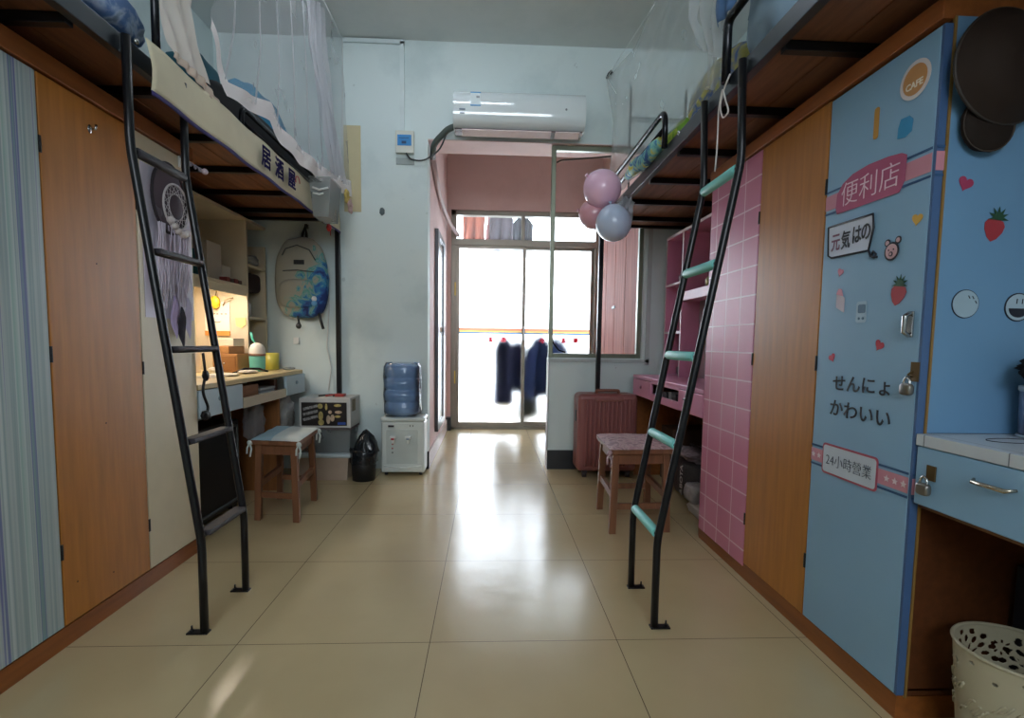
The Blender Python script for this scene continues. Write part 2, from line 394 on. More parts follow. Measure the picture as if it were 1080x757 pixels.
for i, (a, b, yy) in enumerate(((-.355, .395, DY - .02), (.36, 1.145, DY + .02))):
    w = MB(); t = .035
    w.box((a, yy - .012, .03), (a + t, yy + .012, 1.985)); w.box((b - t, yy - .012, .03), (b, yy + .012, 1.985))
    w.box((a + t, yy - .012, .03), (b - t, yy + .012, .075)); w.box((a + t, yy - .012, 1.955), (b - t, yy + .012, 1.985))
    lf = w.build('door_leaf', ALU, d, .002)
    box('glass_pane', (a + t, yy - .003, .075), (b - t, yy + .003, 1.955), FROST, lf)
    g = MB()
    for k, (z0, z1) in enumerate(((1.078, 1.108), (1.060, 1.078), (1.044, 1.060))): g.box((a + t, yy - .0055, z0), (b - t, yy - .0035, z1), k)
    g.build('rainbow_strip', [veil_mat('dca896', 1.4, .95, 'film'), veil_mat('dcc898', 1.4, .95, 'film'), veil_mat('6f9cc4', 1.4, .95, 'film')], lf)
    REDT = veil_mat('e07c8a', 1.4, .95, 'film')
    if i == 0:
        for ch, px in (('心', 508), ('温', 518), ('图', 531), ('一', 544)):
            c = onY(px, 358, yy - .005); text('lettering', ch, .058, (1, 0, 0), (0, 0, 1), c, REDT, lf, off=0, bold=.003, mirror=True)
    else:
        for ch, px in (('一', 560), ('小', 572), ('温', 595), ('馨', 607)):
            c = onY(px, 359, yy - .005); text('lettering', ch, .058, (1, 0, 0), (0, 0, 1), c, REDT, lf, off=0, bold=.003, mirror=True)
w = MB(); w.box((.34, DY - .045, 2.05), (.375, DY + .03, 2.30)); w.build('transom_mullion', ALU, d)
box('transom_glass', (fx0 + .055, DY, 2.05), (fx1 - .055, DY + .006, 2.30), CLEAR, d)
w = MB(); w.box((.375, DY - .05, .98), (.39, DY - .033, 1.13)); w.build('door_lock', mat('d0d4d4', .3, metal=.6), d)
for z in (.5, 1.45):
    w = MB(); w.box((-.372, DY - .046, z), (-.358, DY - .04, z + .14)); w.build('yellow_tape', mat('c9b24a', .5), d)

# window in the back wall beside the opening
WY = YB + .05
w = MB(); w.box((1.175, YB - .012, .80), (1.205, YB, 2.40)); w.box((.46, YB - .012, .815), (1.205, YB, .838)); struct(w.build('trim_window', mat('b4bcbc', .5)))
wd = thing('window_1', (.8, WY, .85), 'grey green metal window frame above the low pier wall', 'window'); wd['kind'] = 'structure'
w = MB(); t = .032
w.box((.45, WY - .02, .845), (.45 + t, WY + .02, 2.395)); w.box((1.15 - t, WY - .02, .845), (1.15, WY + .02, 2.395))
w.box((.45 + t, WY - .02, .845), (1.15 - t, WY + .02, .845 + t)); w.box((.45 + t, WY - .02, 2.36), (1.15 - t, WY + .02, 2.395))
w.build('window_frame', ALUG, wd, .003)
w = MB(); w.tube(rail_path([(.49, WY, 2.28), (.52, WY + .01, 2.30), (.9, WY + .03, 2.345)], .02), .006); w.build('stay_bar', mat('4a4038', .5, metal=.5), wd)
w = MB(); w.tube([(.47, WY, 1.02), (.49, WY, .95), (.53, WY, .90), (.58, WY, .885)], .006); w.build('window_catch', BLACK, wd)
# pink wood board wall seen through the window
wdm = mat('9a5c50', .75, var=.35, scale=3, stretch=(14, 14, .6))
pd = thing('door_2', (1.195, 4.75, 0), 'pink washed plank door in the hall seen through the window', 'door'); pd['kind'] = 'structure'
y = 4.0
for k in range(4):
    box('plank', (1.165, y, .02), (1.199, y + .345, 2.15), wdm, pd, .003); y += .355
box('number_plate', (1.158, 4.66, 1.28), (1.165, 4.78, 1.305), INK, pd)
# standing mirror / shoe panel on hall's left wall
mr = thing('wall_mirror', (-.445, 4.62, .2), 'tall narrow mirror in a silver frame on the left wall of the hall', 'mirror')
w = MB(); w.box((-.449, 4.26, .19), (-.42, 4.40, 1.88)); w.box((-.449, 4.78, .19), (-.42, 4.92, 1.88)); w.box((-.449, 4.40, 1.83), (-.42, 4.78, 1.88)); w.box((-.449, 4.40, .19), (-.42, 4.78, .25))
w.build('frame', mat('55565a', .35, metal=.4), mr, .004)
box('mirror_glass', (-.449, 4.40, .25), (-.43, 4.78, 1.83), mat('dfe4e6', .1, metal=.9, var=0), mr)

# ------------------------------------------------------------------ laundry on the balcony
def garment(name, label, cat, X, Y, ztop, wd_, hh, m, kind='shirt', group=None, seed=0):
    t = thing(name, (X, Y, ztop - hh), label, cat, group)
    g = MB(); P = []
    R_, C_ = 16, 15
    for i in range(R_):
        v = i / (R_ - 1); row = []
        for j in range(C_):
            u = j / (C_ - 1) * 2 - 1
            if kind == 'shirt': hw = wd_ / 2 * (.35 + .65 * min(1, v * 5)) * (1 - .12 * math.sin(v * PI))
            else: hw = wd_ / 2 * (.75 + .25 * v)
            row.append((X + u * hw, Y + .03 * math.sin(u * 7 + seed + v * 2) * (.3 + v) + (.04 * (1 - u * u)), ztop - hh * v - .02 * math.cos(u * 3 + seed)))
        P.append(row)
    g.grid(P); g.build('cloth', m, t, solid=.02)
    h = MB(); h.tube([(X, Y + .02, ztop + .09), (X + .012, Y + .02, ztop + .07), (X, Y + .02, ztop + .02)], .004); h.tube([(X - wd_ * .3, Y + .02, ztop - .03), (X, Y + .02, ztop + .02), (X + wd_ * .3, Y + .02, ztop - .03)], .005)
    h.build('hanger', mat('c8ccd0', .4), t)
    return t
GR = 'clothes drying high on the balcony line'
for (px0, px1, c, lab, nm, ct, s_) in ((489, 511, '8a4a36', 'peach coloured blouse hung left on the balcony line', 'blouse', 'blouse', 0), (514, 524, '9a7476', 'narrow pale pink towel between blouse and grey shirt on the line', 'towel', 'towel', 2),
        (517, 541, '48434e', 'grey shirt hung in the middle of the balcony line', 'shirt', 'shirt', 1), (542, 563, '262a36', 'dark slate shirt hung right on the balcony line', 'shirt', 'shirt', 3)):
    a = onY(px0, 225, 6.2); b = onY(px1, 225, 6.2)
    yy = 6.15 + .07 * s_
    garment(nm, lab, ct, (a.x + b.x) / 2, yy, 2.52, (b.x - a.x) * 1.15, .50 if s_ != 2 else .42, mat(c, .9), 'shirt' if s_ != 2 else 'towel', seed=s_)
ln = MB(); ln.tube([(-1.0, 6.24, 2.62), (1.7, 6.24, 2.62)], .008); tag(ln.build('clothesline', mat('9aa0a4', .4, metal=.6)), 'thin metal rail carrying the high row of clothes on the balcony', 'clothesline')
for (x0, x1, y0, y1, c, lab, nm, yy, sd) in ((521, 541, 356, 428, '10183a', 'long navy coat hanging behind the left door glass', 'coat', 5.92, 0), (534, 556, 360, 416, '23284a', 'slate blue sweater hanging between the coat and the olive trousers', 'sweater', 6.02, 3),
        (547, 568, 374, 442, '1d2018', 'dark olive trousers hanging across the door mullion', 'trousers', 6.12, 1), (557, 580, 354, 420, '122650', 'wide dark blue jacket hanging behind the right door glass', 'jacket', 5.92, 2), (574, 600, 356, 418, '152a50', 'blue hooded top hanging rightmost behind the door glass', 'hooded top', 6.02, 4)):
    a = onY(x0, y0, yy); b = onY(x1, y1, yy)
    garment(nm.replace(' ', '_'), lab, 'clothes', (a.x + b.x) / 2, yy, a.z, (b.x - a.x) * 1.15, a.z - b.z, mat(c, .9), 'shirt' if sd in (0, 2, 4) else 'towel', seed=sd)
rk = thing('drying_rack', (.5, 6.03, 0), 'low metal rack on the balcony carrying the dark clothes', 'drying rack')
w = MB(); w.tube(rail_path([(-.02, 6.03, 0), (-.02, 6.03, 1.13), (1.05, 6.03, 1.13), (1.05, 6.03, 0)], .05), .010); w.build('rail', mat('a8acb0', .4, metal=.5), rk)
w = MB(); [w.tube([(x, 5.9, .012), (x, 6.16, .012)], .012) for x in (-.02, 1.05)]; w.build('foot', mat('a8acb0', .4, metal=.5), rk)

# ================================================================== WARDROBES
LX, RX = -1.285, 1.05
def hinge(parent, X, y, z, s):
    w = MB(); w.box((X, y - .004, z - .024), (X + s * .003, y + .004, z + .024)); w.tube([(X + s * .002, y, z - .022), (X + s * .002, y, z + .022)], .0028, 8)
    return w.build('hinge', BLACK, parent)
# --- left
wl = thing('wardrobe', ((LX + XL) / 2, 1.72, 0), 'left wardrobe of orange wood with striped, plain and cream doors', 'wardrobe')
w = MB(); w.box((XL, 1.155, .075), (LX - .02, 1.175, 1.74)); w.box((XL, 2.27, .075), (LX - .02, 2.29, 1.74)); w.box((XL, 1.155, 1.72), (LX - .02, 2.29, 1.74)); w.box((XL, 1.155, .06), (LX - .02, 2.29, .08)); w.box((XL, 1.155, .08), (XL + .012, 2.29, 1.72))
w.build('carcass', CREAM2, wl)
box('plinth', (XL, 1.155, 0), (LX - .004, 2.29, .062), ORANGED, wl)
box('cornice', (XL, 1.15, 1.705), (LX + .008, 2.30, 1.765), wood('8a5026', .4, .2, stretch=(14, 1.2, 14)), wl, .003)
ds = box('striped_door', (LX - .02, 1.158, .068), (LX, 1.544, 1.70), stripe_mat(), wl, .002)
do = box('wooden_door', (LX - .02, 1.549, .068), (LX, 1.938, 1.70), ORANGE, wl, .002)
dc = box('cream_door', (LX - .02, 1.943, .068), (LX, 2.285, 1.70), CREAM, wl, .002)
for z in (.3, .9, 1.5): hinge(ds, LX, 1.547, z, 1); hinge(dc, LX, 1.941, z - .06, 1)
c = onX(94, 136, LX); w = MB(); w.tube([c, c + Vector((.02, 0, .0)), c + Vector((.022, 0, .014))], .004, 8); w.blob(c + Vector((.002, 0, 0)), (.003, .009, .014)); w.build('coat_hook', CHROME, do)
for (u, v) in ((102, 278), (112, 446), (82, 613), (120, 603)):
    c = onX(u, v, LX); MB().blob(c, (.0012, .003, .003), nu=10, nv=6).build('screw_hole', mat('3b2415', .6), do)
# poster sheet on cream door
p = onX(150, 170, LX); q = onX(212, 345, LX)
w = MB(); w.box((LX + .001, 1.965, 1.03), (LX + .0025, 2.275, 1.60)); tag(w.build('poster', mat('cbc6d6', .4, var=.08, scale=4)), 'pale lavender sheet taped on the cream wardrobe door', 'poster')
w = MB(); w.box((LX + .001, 2.20, 1.655), (LX + .012, 2.235, 1.70)); w.box((LX + .012, 2.205, 1.66), (LX + .02, 2.215, 1.695)); tag(w.build('adhesive_hook', WHITEP, bevel=.003), 'small white adhesive hook at the top of the cream door', 'hook')
# dream catcher
X0 = LX + .02
dcx = thing('dream_catcher', (X0, 2.12, .95), 'dream catcher with dark and white hoops and lilac tassels on cream door', 'dream catcher')
def hoop(cy, cz, ry, rz, r, X=X0, n=40): return [(X, cy + ry * math.cos(2 * PI * k / n), cz + rz * math.sin(2 * PI * k / n)) for k in range(n)]
w = MB(); w.tube(hoop(2.105, 1.50, .105, .135, 0), .006, 8, closed=True); w.build('dark_hoop', mat('231c24', .7), dcx)
w = MB(); w.add([(X0 - .002, 2.105, 1.50)] + [(X0 - .002, 2.105 + .103 * math.cos(2 * PI * k / 40), 1.50 + .133 * math.sin(2 * PI * k / 40)) for k in range(40)], [(0, 1 + k, 1 + (k + 1) % 40) for k in range(40)]); w.build('knotted_web', veil_mat('6e6068', .72, .3, 'web'), dcx)
w = MB(); w.tube(hoop(2.135, 1.475, .082, .088, 0, X0 + .008), .004, 8, closed=True)
for k in range(16):
    a = 2 * PI * k / 16; b = a + 2 * PI * 5 / 16
    w.tube([(X0 + .008, 2.135 + .082 * math.cos(a), 1.475 + .088 * math.sin(a)), (X0 + .008, 2.135 + .082 * math.cos(b), 1.475 + .088 * math.sin(b))], .0009, 5)
w.build('white_hoop', mat('cbc3c6', .8), dcx)
for k in range(6):
    t = k / 5; w = MB(); w.blob((X0 + .014, 2.085 + .11 * t, 1.415 - .035 * math.sin(PI * (t * .8)) - .01 * t), (.014, .015, .014), nu=12, nv=8, nz=.15, fr=5); w.build('pompom', mat('d8d0cf', .9), dcx)
LIL = mat('d6ccdc', .9, var=.15); rnd = random.Random(3)
for k in range(3):
    w = MB()
    for j in range(17):
        y0 = 2.045 + .075 * k + rnd.uniform(-.028, .028); x0 = X0 + .004 + rnd.uniform(-.006, .008)
        ln_ = rnd.uniform(.22, .36) * (1.05 if k == 1 else .95); z0 = 1.395
        pts = [(x0 + .004 * math.sin(i + j), y0 + .012 * math.sin(i * 1.3 + j) * i / 5, z0 - ln_ * i / 5) for i in range(6)]
        w.tube(pts, .0022, 4)
    w.build('tassel', LIL if k != 1 else mat('c9bfd0', .9, var=.2), dcx)
for k in range(3):
    w = MB(); cy_ = 2.10 + .045 * k; z0 = 1.12 - .04 * (k % 2)
    P = [[(X0 + .008 + .004 * math.sin(i), cy_ + u * .026 * math.sin(PI * (i + .4) / 8.4), z0 - .17 * i / 8) for u in (-1, -.4, .4, 1)] for i in range(9)]
    w.grid(P); w.build('feather', [mat('b7a6cf', .9, var=.12), mat('2a2430', .9), mat('c5bdd6', .9)][k], dcx, solid=.002)

# --- right
wr = thing('wardrobe', ((RX + XR) / 2, 1.8, 0), 'right wardrobe with blue stickered, orange wood and pink tiled doors', 'wardrobe')
w = MB(); w.box((RX + .02, 1.19, .075), (XR, 1.208, 1.74)); w.box((RX + .02, 2.395, .075), (XR, 2.413, 1.74)); w.box((RX + .02, 1.19, 1.72), (XR, 2.413, 1.74)); w.box((RX + .02, 1.19, .06), (XR, 2.413, .08)); w.box((XR - .012, 1.208, .08), (XR, 2.395, 1.72))
w.build('carcass', wood('5a3219', .45, .2, stretch=(14, 1.2, 14)), wr)
box('plinth', (RX + .004, 1.19, 0), (XR, 2.413, .062), ORANGED, wr)
box('cornice', (RX - .008, 1.185, 1.715), (XR, 2.42, 1.765), wood('96562a', .4, .2, stretch=(14, 1.2, 14)), wr, .003)
db = box('blue_door', (RX, 1.195, .066), (RX + .02, 1.574, 1.705), BLUEF, wr, .002)
dor = box('wooden_door', (RX, 1.579, .066), (RX + .02, 1.968, 1.71), ORANGE, wr, .002)
dp = box('pink_door', (RX, 1.973, .05), (RX + .02, 2.41, 1.71), grid_mat('cf809c', 'e8c4d2', .127, .1155, -2.345, -.0, .006), wr, .002)
for z in (.25, .9, 1.45): hinge(db, RX, 1.5765, z, -1); hinge(dor, RX, 1.9705, z, -1)
# blue film folded round the wardrobe's near edge and over its side above the desk
box('blue_edge_film', (RX + .0005, 1.186, .066), (RX + .020, 1.1935, 1.705), BLUESHADE, wr)  # same film blue as the door, shade painted in as a darker tone
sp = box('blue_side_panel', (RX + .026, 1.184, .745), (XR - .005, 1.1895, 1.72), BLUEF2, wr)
box('wooden_edge_strip', (RX + .0205, 1.183, .06), (RX + .0265, 1.1895, 1.72), mat('8a6a35', .5, var=.05), wr)
pdl = (0, -1, 0); pup = (0, 0, 1)
c = onX(961, 342, RX); w = MB(); w.box((RX - .004, c.y - .009, c.z - .032), (RX, c.y + .009, c.z + .032)); w.tube([(RX - .004, c.y, c.z - .028), (RX - .018, c.y, c.z - .02), (RX - .018, c.y, c.z + .02), (RX - .004, c.y, c.z + .028)], .006, 10); w.build('handle', CHROME, db, .001)
c = onX(963, 397, RX); w = MB(); w.box((RX - .003, c.y - .018, c.z - .012), (RX, c.y + .006, c.z + .036)); w.tube([(RX - .003, c.y, c.z), (RX - .014, c.y, c.z + .004), (RX - .003, c.y, c.z + .012)], .003, 8); w.build('hasp', mat('6a5434', .4, metal=.7), db, .001)
def padlock(c, lab, nrm, up=(0, 0, 1)):
    t = thing('padlock', c, lab, 'padlock')
    c = Vector(c); nrm = Vector(nrm); side = nrm.cross(Vector(up)); up = Vector(up)
    w = MB(); M = Matrix((side, nrm, up)).transposed()
    w.blob(c + nrm * .012 - up * .02, (.017, .009, .015), p=3.5, M=M); w.build('lock_body', mat('8e8a86', .3, metal=.9), t)
    w = MB(); pts = [c + nrm * .012 + side * (.010 * math.cos(a)) + up * (-.006 + .016 * math.sin(a)) for a in [PI * k / 8 for k in range(9)]]
    w.tube([pts[0] - up * .006] + pts + [pts[-1] - up * .006], .003, 8); w.build('shackle', CHROME, t)
padlock(onX(963, 402, RX) + Vector((-.004, 0, 0)), 'small padlock hanging from the hasp of the blue wardrobe door', (-1, 0, 0))

# stickers on the blue door: drawn on the door plane
def flat(name, pts, m, parent, X=RX, off=.0012, th=.0008, mi=None):
    w = MB(); w.prism([(X - off, y, z) for y, z in pts], (-th, 0, 0)); return w.build(name, m, parent)
def P2(u, v): p = onX(u, v, RX); return (p.y, p.z)
def px(*uv): return [P2(u, v) for u, v in uv]
HEART = [(16 * math.sin(t) ** 3 / 17, (13 * math.cos(t) - 5 * math.cos(2 * t) - 2 * math.cos(3 * t) - math.cos(4 * t)) / 17) for t in [2 * PI * k / 28 for k in range(28)]]
def place(shape, cy, cz, s, rot=0): return [(cy - s * (x * math.cos(rot) - y * math.sin(rot)), cz + s * (x * math.sin(rot) + y * math.cos(rot))) for x, y in shape]
def circ(cy, cz, r, n=28, ry=1): return [(cy + r * ry * math.cos(2 * PI * k / n), cz + r * math.sin(2 * PI * k / n)) for k in range(n)]
SAL = mat('c98796', .5, var=.03); NAVY = mat('2f5580', .5, var=.03); MAG = mat('ad4f72', .5, var=.03); PINKS = mat('cf8d9c', .5, var=.03)
# upper sign band
zA = P2(875, 205)[1]; zB = P2(994, 160)[1]
def band(z0, z1, m, parent=db, off=.0006, y0=1.195, y1=1.574): return flat('band', [(y0, z0), (y1, z0), (y1, z1), (y0, z1)], m, parent, off=off)
zc = 1.395
band(zc - .022, zc + .022, SAL); band(zc + .030, zc + .036, NAVY); band(zc - .036, zc - .030, NAVY)
w = MB()
for z0, z1, mi in ((zc - .022, zc + .022, 0), (zc + .030, zc + .036, 1), (zc - .036, zc - .030, 1)): w.box((RX + .001, 1.1845, z0), (RX + .0215, 1.1862, z1), mi)
w.build('band_end', [SAL, NAVY], wr)
def rrect(cy, cz, hy, hz, r, n=6, skew=0):
    out = []
    for sx, sy, a0 in ((1, 1, 0), (-1, 1, PI / 2), (-1, -1, PI), (1, -1, 3 * PI / 2)):
        for k in range(n + 1):
            a = a0 + PI / 2 * k / n; yy = sx * (hy - r) + r * math.cos(a); zz = sy * (hz - r) + r * math.sin(a)
            out.append((cy + yy, cz + zz + skew * yy))
    return out
b1 = flat('shop_sign_badge', [(1.518, 1.352), (1.285, 1.350), (1.270, 1.375), (1.268, 1.438), (1.285, 1.448), (1.33, 1.455), (1.40, 1.458), (1.46, 1.452), (1.50, 1.436), (1.522, 1.41), (1.525, 1.37)], MAG, db, off=.0022)
text('lettering', '便利店', .074, pdl, pup, (RX - .0035, 1.395, 1.402), mat('e9c9d6', .5, var=.02), db, off=-.0008)
# cafe roundel
cy_, cz_ = P2(966, 84)
flat('round_sticker', circ(cy_, cz_, .046), mat('d9cfcf', .5), db); flat('round_sticker', circ(cy_, cz_, .036), mat('c08a55', .5), db, off=.0022)
text('lettering', 'CAFE', .022, pdl, pup, (RX - .0034, cy_, cz_ - .012), mat('e8dcc8', .5), db, off=.0006)
flat('popsicle_sticker', rrect(*P2(925, 130), .009, .042, .008), mat('c8913f', .5), db)
flat('blue_ticket_sticker', px((948, 136), (951, 126), (960, 122), (964, 125), (962, 138), (955, 145), (947, 147)), mat('2f8fc0', .5), db)
flat('heart_sticker', place(HEART, *P2(968, 231), .017, -.15), mat('d8a94a', .5), db)
flat('heart_sticker', place(HEART, *P2(887, 287), .014, -.35), mat('cf7f92', .5), db)
flat('heart_sticker', place(HEART, *P2(928, 364), .017, -.5), mat('b22a3c', .5), db)
flat('heart_sticker', place(HEART, *P2(878, 377), .015, .45), mat('c04a5c', .5), db)
# speech bubble
bub = px((875, 240), (922, 225.5), (922.5, 240), (917, 264), (878, 272), (874.5, 270)); flat('speech_bubble', bub, mat('cdd2e2', .5), db)
w = MB(); bl = [Vector((RX - .003, y, z)) for y, z in bub]; w.tube(bl, .003, 6, closed=True)
w.tube([Vector((RX - .003, *P2(u, v))) for u, v in ((917, 264), (919, 270), (923, 272), (925, 268), (922, 265), (920, 270), (926, 271))], .003, 6)
w.build('bubble_outline', INK, db)
a, b = P2(880, 256), P2(919, 244)
text('lettering', '元', .056,  pdl, pup, (RX - .0034, *P2(882.5, 256)), mat('7a4560', .5), db, off=.0008, xs=.70)
text('lettering', '気', .056,  pdl, pup, (RX - .0034, *P2(893, 252.5)), INK, db, off=.0010, xs=.70)
text('lettering', 'は', .056,  pdl, pup, (RX - .0034, *P2(905, 247)), INK, db, off=.0010, xs=.70)
text('lettering', 'の', .056,  pdl, pup, (RX - .0034, *P2(914.5, 244)), INK, db, off=.0010, xs=.70)
# little animal face
cy_, cz_ = P2(941.5, 265)
def face(parent):
    for dy, dz in ((.017, .024), (-.018, .026)):
        flat('animal_ear', circ(cy_ + dy, cz_ + dz, .010, 16), INK, parent); flat('animal_ear', circ(cy_ + dy, cz_ + dz, .006, 16), mat('c8a0a6', .5), parent, off=.0022)
    flat('animal_face', circ(cy_, cz_, .024, 24), INK, parent, off=.0026); flat('animal_face', circ(cy_, cz_, .019, 24), mat('c8a0a6', .5), parent, off=.0036)
    for dy in (-.008, .008): flat('animal_eye', circ(cy_ + dy, cz_ + .004, .0022, 8), INK, parent, off=.0046)
    flat('animal_nose', circ(cy_, cz_ - .007, .0065, 12), INK, parent, off=.0046); flat('animal_nose', circ(cy_, cz_ - .007, .0035, 12), mat('c8a0a6', .5), parent, off=.0056)
face(db)
# strawberry
BERRY = [(0, -1.25), (.45, -.95), (.85, -.3), (.95, .25), (.7, .65), (.2, .75), (-.2, .75), (-.7, .65), (-.95, .25), (-.85, -.3), (-.45, -.95)]
LEAF = []
for k in range(14): a = PI * k / 13 * 1.2 - .1 * PI; rr = .95 if k % 2 else .45; LEAF.append((rr * math.cos(a), .65 + rr * math.sin(a)))
flat('strawberry_sticker', place(BERRY, *P2(948, 309), .026, -.25), mat('a3303a', .5), db); flat('strawberry_leaf', place(LEAF, *P2(948, 307), .027, -.25), GREEN, db, off=.0024)
# milk carton and jar stickers
cy_, cz_ = P2(887, 317)
flat('carton_sticker', rrect(cy_, cz_ - .006, .018, .022, .003, skew=.5), mat('c6b9c4', .5), db); flat('carton_sticker', [(cy_ + .018, cz_ + .02), (cy_ - .012, cz_ + .012), (cy_ - .004, cz_ + .034), (cy_ + .010, cz_ + .036)], PINKS, db, off=.0024)
cy_, cz_ = P2(909, 329)
flat('jar_sticker', rrect(cy_, cz_, .020, .030, .008), mat('a9c3d4', .5), db); flat('jar_sticker', rrect(cy_ - .002, cz_ + .009, .014, .012, .005), mat('4f6f8a', .5), db, off=.0024)
for dy in (-.008, .007): flat('jar_sticker', circ(cy_ + dy, cz_ - .018, .004, 8), mat('4f6f8a', .5), db, off=.0024)
c = P2(907, 406); text('lettering', 'せんにょ', .052, pdl, pup, (RX - .002, *c), INK, db, off=.0007, xs=1.12, rot=.02)
c = P2(905.5, 435); text('lettering', 'かわいい', .054, pdl, pup, (RX - .002, *c), INK, db, off=.0007, xs=1.12, rot=-.02)
# lower band with text plate
zc = .61
band(zc - .020, zc + .020, PINKS); band(zc + .027, zc + .033, NAVY); band(zc - .033, zc - .027, NAVY)
w = MB()
for z0, z1, mi in ((zc - .020, zc + .020, 0), (zc + .027, zc + .033, 1), (zc - .033, zc - .027, 1)): w.box((RX + .001, 1.1845, z0), (RX + .0215, 1.1862, z1), mi)
w.build('band_end', [PINKS, NAVY], wr)
STAR = [((1 if k % 2 == 0 else .45) * math.sin(PI * k / 5), (1 if k % 2 == 0 else .45) * math.cos(PI * k / 5)) for k in range(10)]
for y in (1.562, 1.535, 1.262, 1.235, 1.208): flat('star', place(STAR, y, zc, .010), mat('e6d3d8', .5), db, off=.0020)
flat('text_plate', rrect(1.405, zc, .113, .047, .012), mat('b4566a', .5), db, off=.0022); flat('text_plate', rrect(1.405, zc, .107, .041, .009), mat('c3cbd6', .5), db, off=.0034)
text('lettering', '24小時營業', .041, pdl, pup, (RX - .0048, 1.405, zc), mat('3a4458', .5), db, off=-.0006, xs=.92)
# stickers on the side panel (faces the camera)
def flaty(name, pts, m, parent, Y=1.184, off=.0008, th=.0008):
    w = MB(); w.prism([(x, Y - off, z) for x, z in pts], (0, -th, 0)); return w.build(name, m, parent)
def Q2(u, v): p = onY(u, v, 1.184); return (p.x, p.z)
def mir(sh, c, s, rot=0): return place([(-x, y) for x, y in sh], c[0], c[1], s, -rot)
flaty('heart_sticker', mir(HEART, Q2(1018, 193.5), .020, -.35), mat('a83a5e', .5), sp)
flaty('strawberry_sticker', mir(BERRY, Q2(1048, 240), .027, -.2), mat('a3303a', .5), sp); flaty('strawberry_leaf', mir(LEAF, Q2(1050, 238), .028, -.2), GREEN, sp, off=.002)
c = Q2(1017.5, 320.5); flaty('smiley_sticker', circ(*c, .0345, 32), INK, sp); flaty('smiley_sticker', circ(*c, .0325, 32), mat('9cb4c2', .5), sp, off=.0018)
for k, (dx, dz) in enumerate(((.004, .020), (.014, .019), (.022, .008))): flaty('smiley_mark', [(c[0] + dx, c[1] + dz), (c[0] + dx + .002, c[1] + dz), (c[0] + dx + .006, c[1] + dz - .007), (c[0] + dx + .004, c[1] + dz - .007)], INK, sp, off=.0028)
c = Q2(1073, 324); flaty('smiley_sticker', circ(*c, .0345, 32), INK, sp); flaty('smiley_sticker', circ(*c, .0315, 32), mat('a3b8c6', .5), sp, off=.0018)
flaty('smiley_mouth', [(c[0] + .025 * math.cos(a), c[1] - .003 + .022 * math.sin(a)) for a in [PI + PI * k / 12 for k in range(13)]], INK, sp, off=.0028)
for dx in (-.006, .008): flaty('smiley_mark', [(c[0] + dx, c[1] + .020), (c[0] + dx + .002, c[1] + .020), (c[0] + dx + .001, c[1] + .008), (c[0] + dx - .001, c[1] + .008)], INK, sp, off=.0028)

# ================================================================== LOFT BEDS
ZB = 1.83   # underside of rails
def loft_bed(name, label, xo, xi, y0, y1, zb, near=False):
    "xo: x of outer (aisle) rail face, xi: x of wall side"
    s = 1 if xo < 0 else -1            # towards aisle
    t = thing(name, (xo, (y0 + y1) / 2, 0), label, 'loft bed')
    RAIL = mat('3a4046', .35, metal=.5, var=.05)
    w = MB(); w.box((xo - s * .03, y0, zb), (xo, y1, zb + .058)); w.build('side_rail', RAIL, t, .003)
    w = MB(); w.box((xi, y0, zb), (xi + s * .03, y1, zb + .058)); w.build('wall_rail', BLACK, t, .003)
    for y in [y0, y1 - .03]: w = MB(); w.box((xo - s * .03, y, zb), (xi + s * .03, y + .03, zb + .055)); w.build('end_rail', BLACK, t)
    k = 0; y = y0 + .30
    while y < y1 - .2:
        w = MB(); w.box((xo - s * .03, y, zb - .012), (xi + s * .03, y + .028, zb + .016)); w.build('cross_bar', BLACK, t, .002); y += .40
    # plank deck
    xa, xb = sorted((xo - s * .032, xi + s * .032)); nb = 5
    for k in range(nb):
        a = xa + (xb - xa) * k / nb; b = xa + (xb - xa) * (k + 1) / nb
        w = MB(); w.box((a + .002, y0 + .032, zb + .017), (b - .002, y1 - .032, zb + .033)); w.build('deck_board', BOARD, t)
    return t
bl_ = loft_bed('loft_bed', 'left loft bed on black steel frame with banner and net', -1.10, XL + .005, 1.16, 3.745, 1.795)
br_ = loft_bed('loft_bed', 'right loft bed on black steel frame with curved guard rail', .80, XR - .005, 1.16, 3.745, 1.80)
b3 = loft_bed('loft_bed', 'near loft bed frame at the top left corner of the room', -1.10, XL + .005, -1.4, 1.15, 1.795)
b4 = loft_bed('loft_bed', 'near loft bed frame at the top right corner above the blue desk', .80, XR - .005, -1.4, 1.15, 1.80)
for b, x in ((bl_, -1.085), (br_, .815)):
    w = MB(); w.box((x - .016, 3.715, 0), (x + .016, 3.745, 1.80)); w.build('post', BLACK, b, .003)
# posts for near beds behind the camera
for b, x in ((b3, -1.085), (b4, .815)):
    w = MB(); w.box((x - .016, -1.4, 0), (x + .016, -1.37, 1.80)); w.build('post', BLACK, b, .003)
# bolts
for (u, v, X, b) in ((144, 44, -1.10, bl_), (716, 140, .80, br_), (785, 65, .80, br_)):
    c = onX(u, v, X); w = MB(); s = 1 if X < 0 else -1
    w.blob(c, (.006, .010, .010), nu=12, nv=8); w.build('bolt', CHROME, b)
# guard rails, right
GT = mat('1b1d22', .25, metal=.5, var=.04)
w = MB(); w.tube(rail_path([(.785, 2.33, 1.84), (.785, 2.33, 2.005), (.785, 3.66, 2.005), (.785, 3.66, 1.84)], .06), .013); w.tube([(.785, 2.34, 1.925), (.785, 3.66, 1.925)], .012); w.build('guard_rail', GT, br_)
w = MB(); w.tube(rail_path([(.785, 1.735, 1.83), (.785, 1.735, 2.03), (.785, .9, 2.03)], .03), .015); w.build('guard_rail', GT, br_)
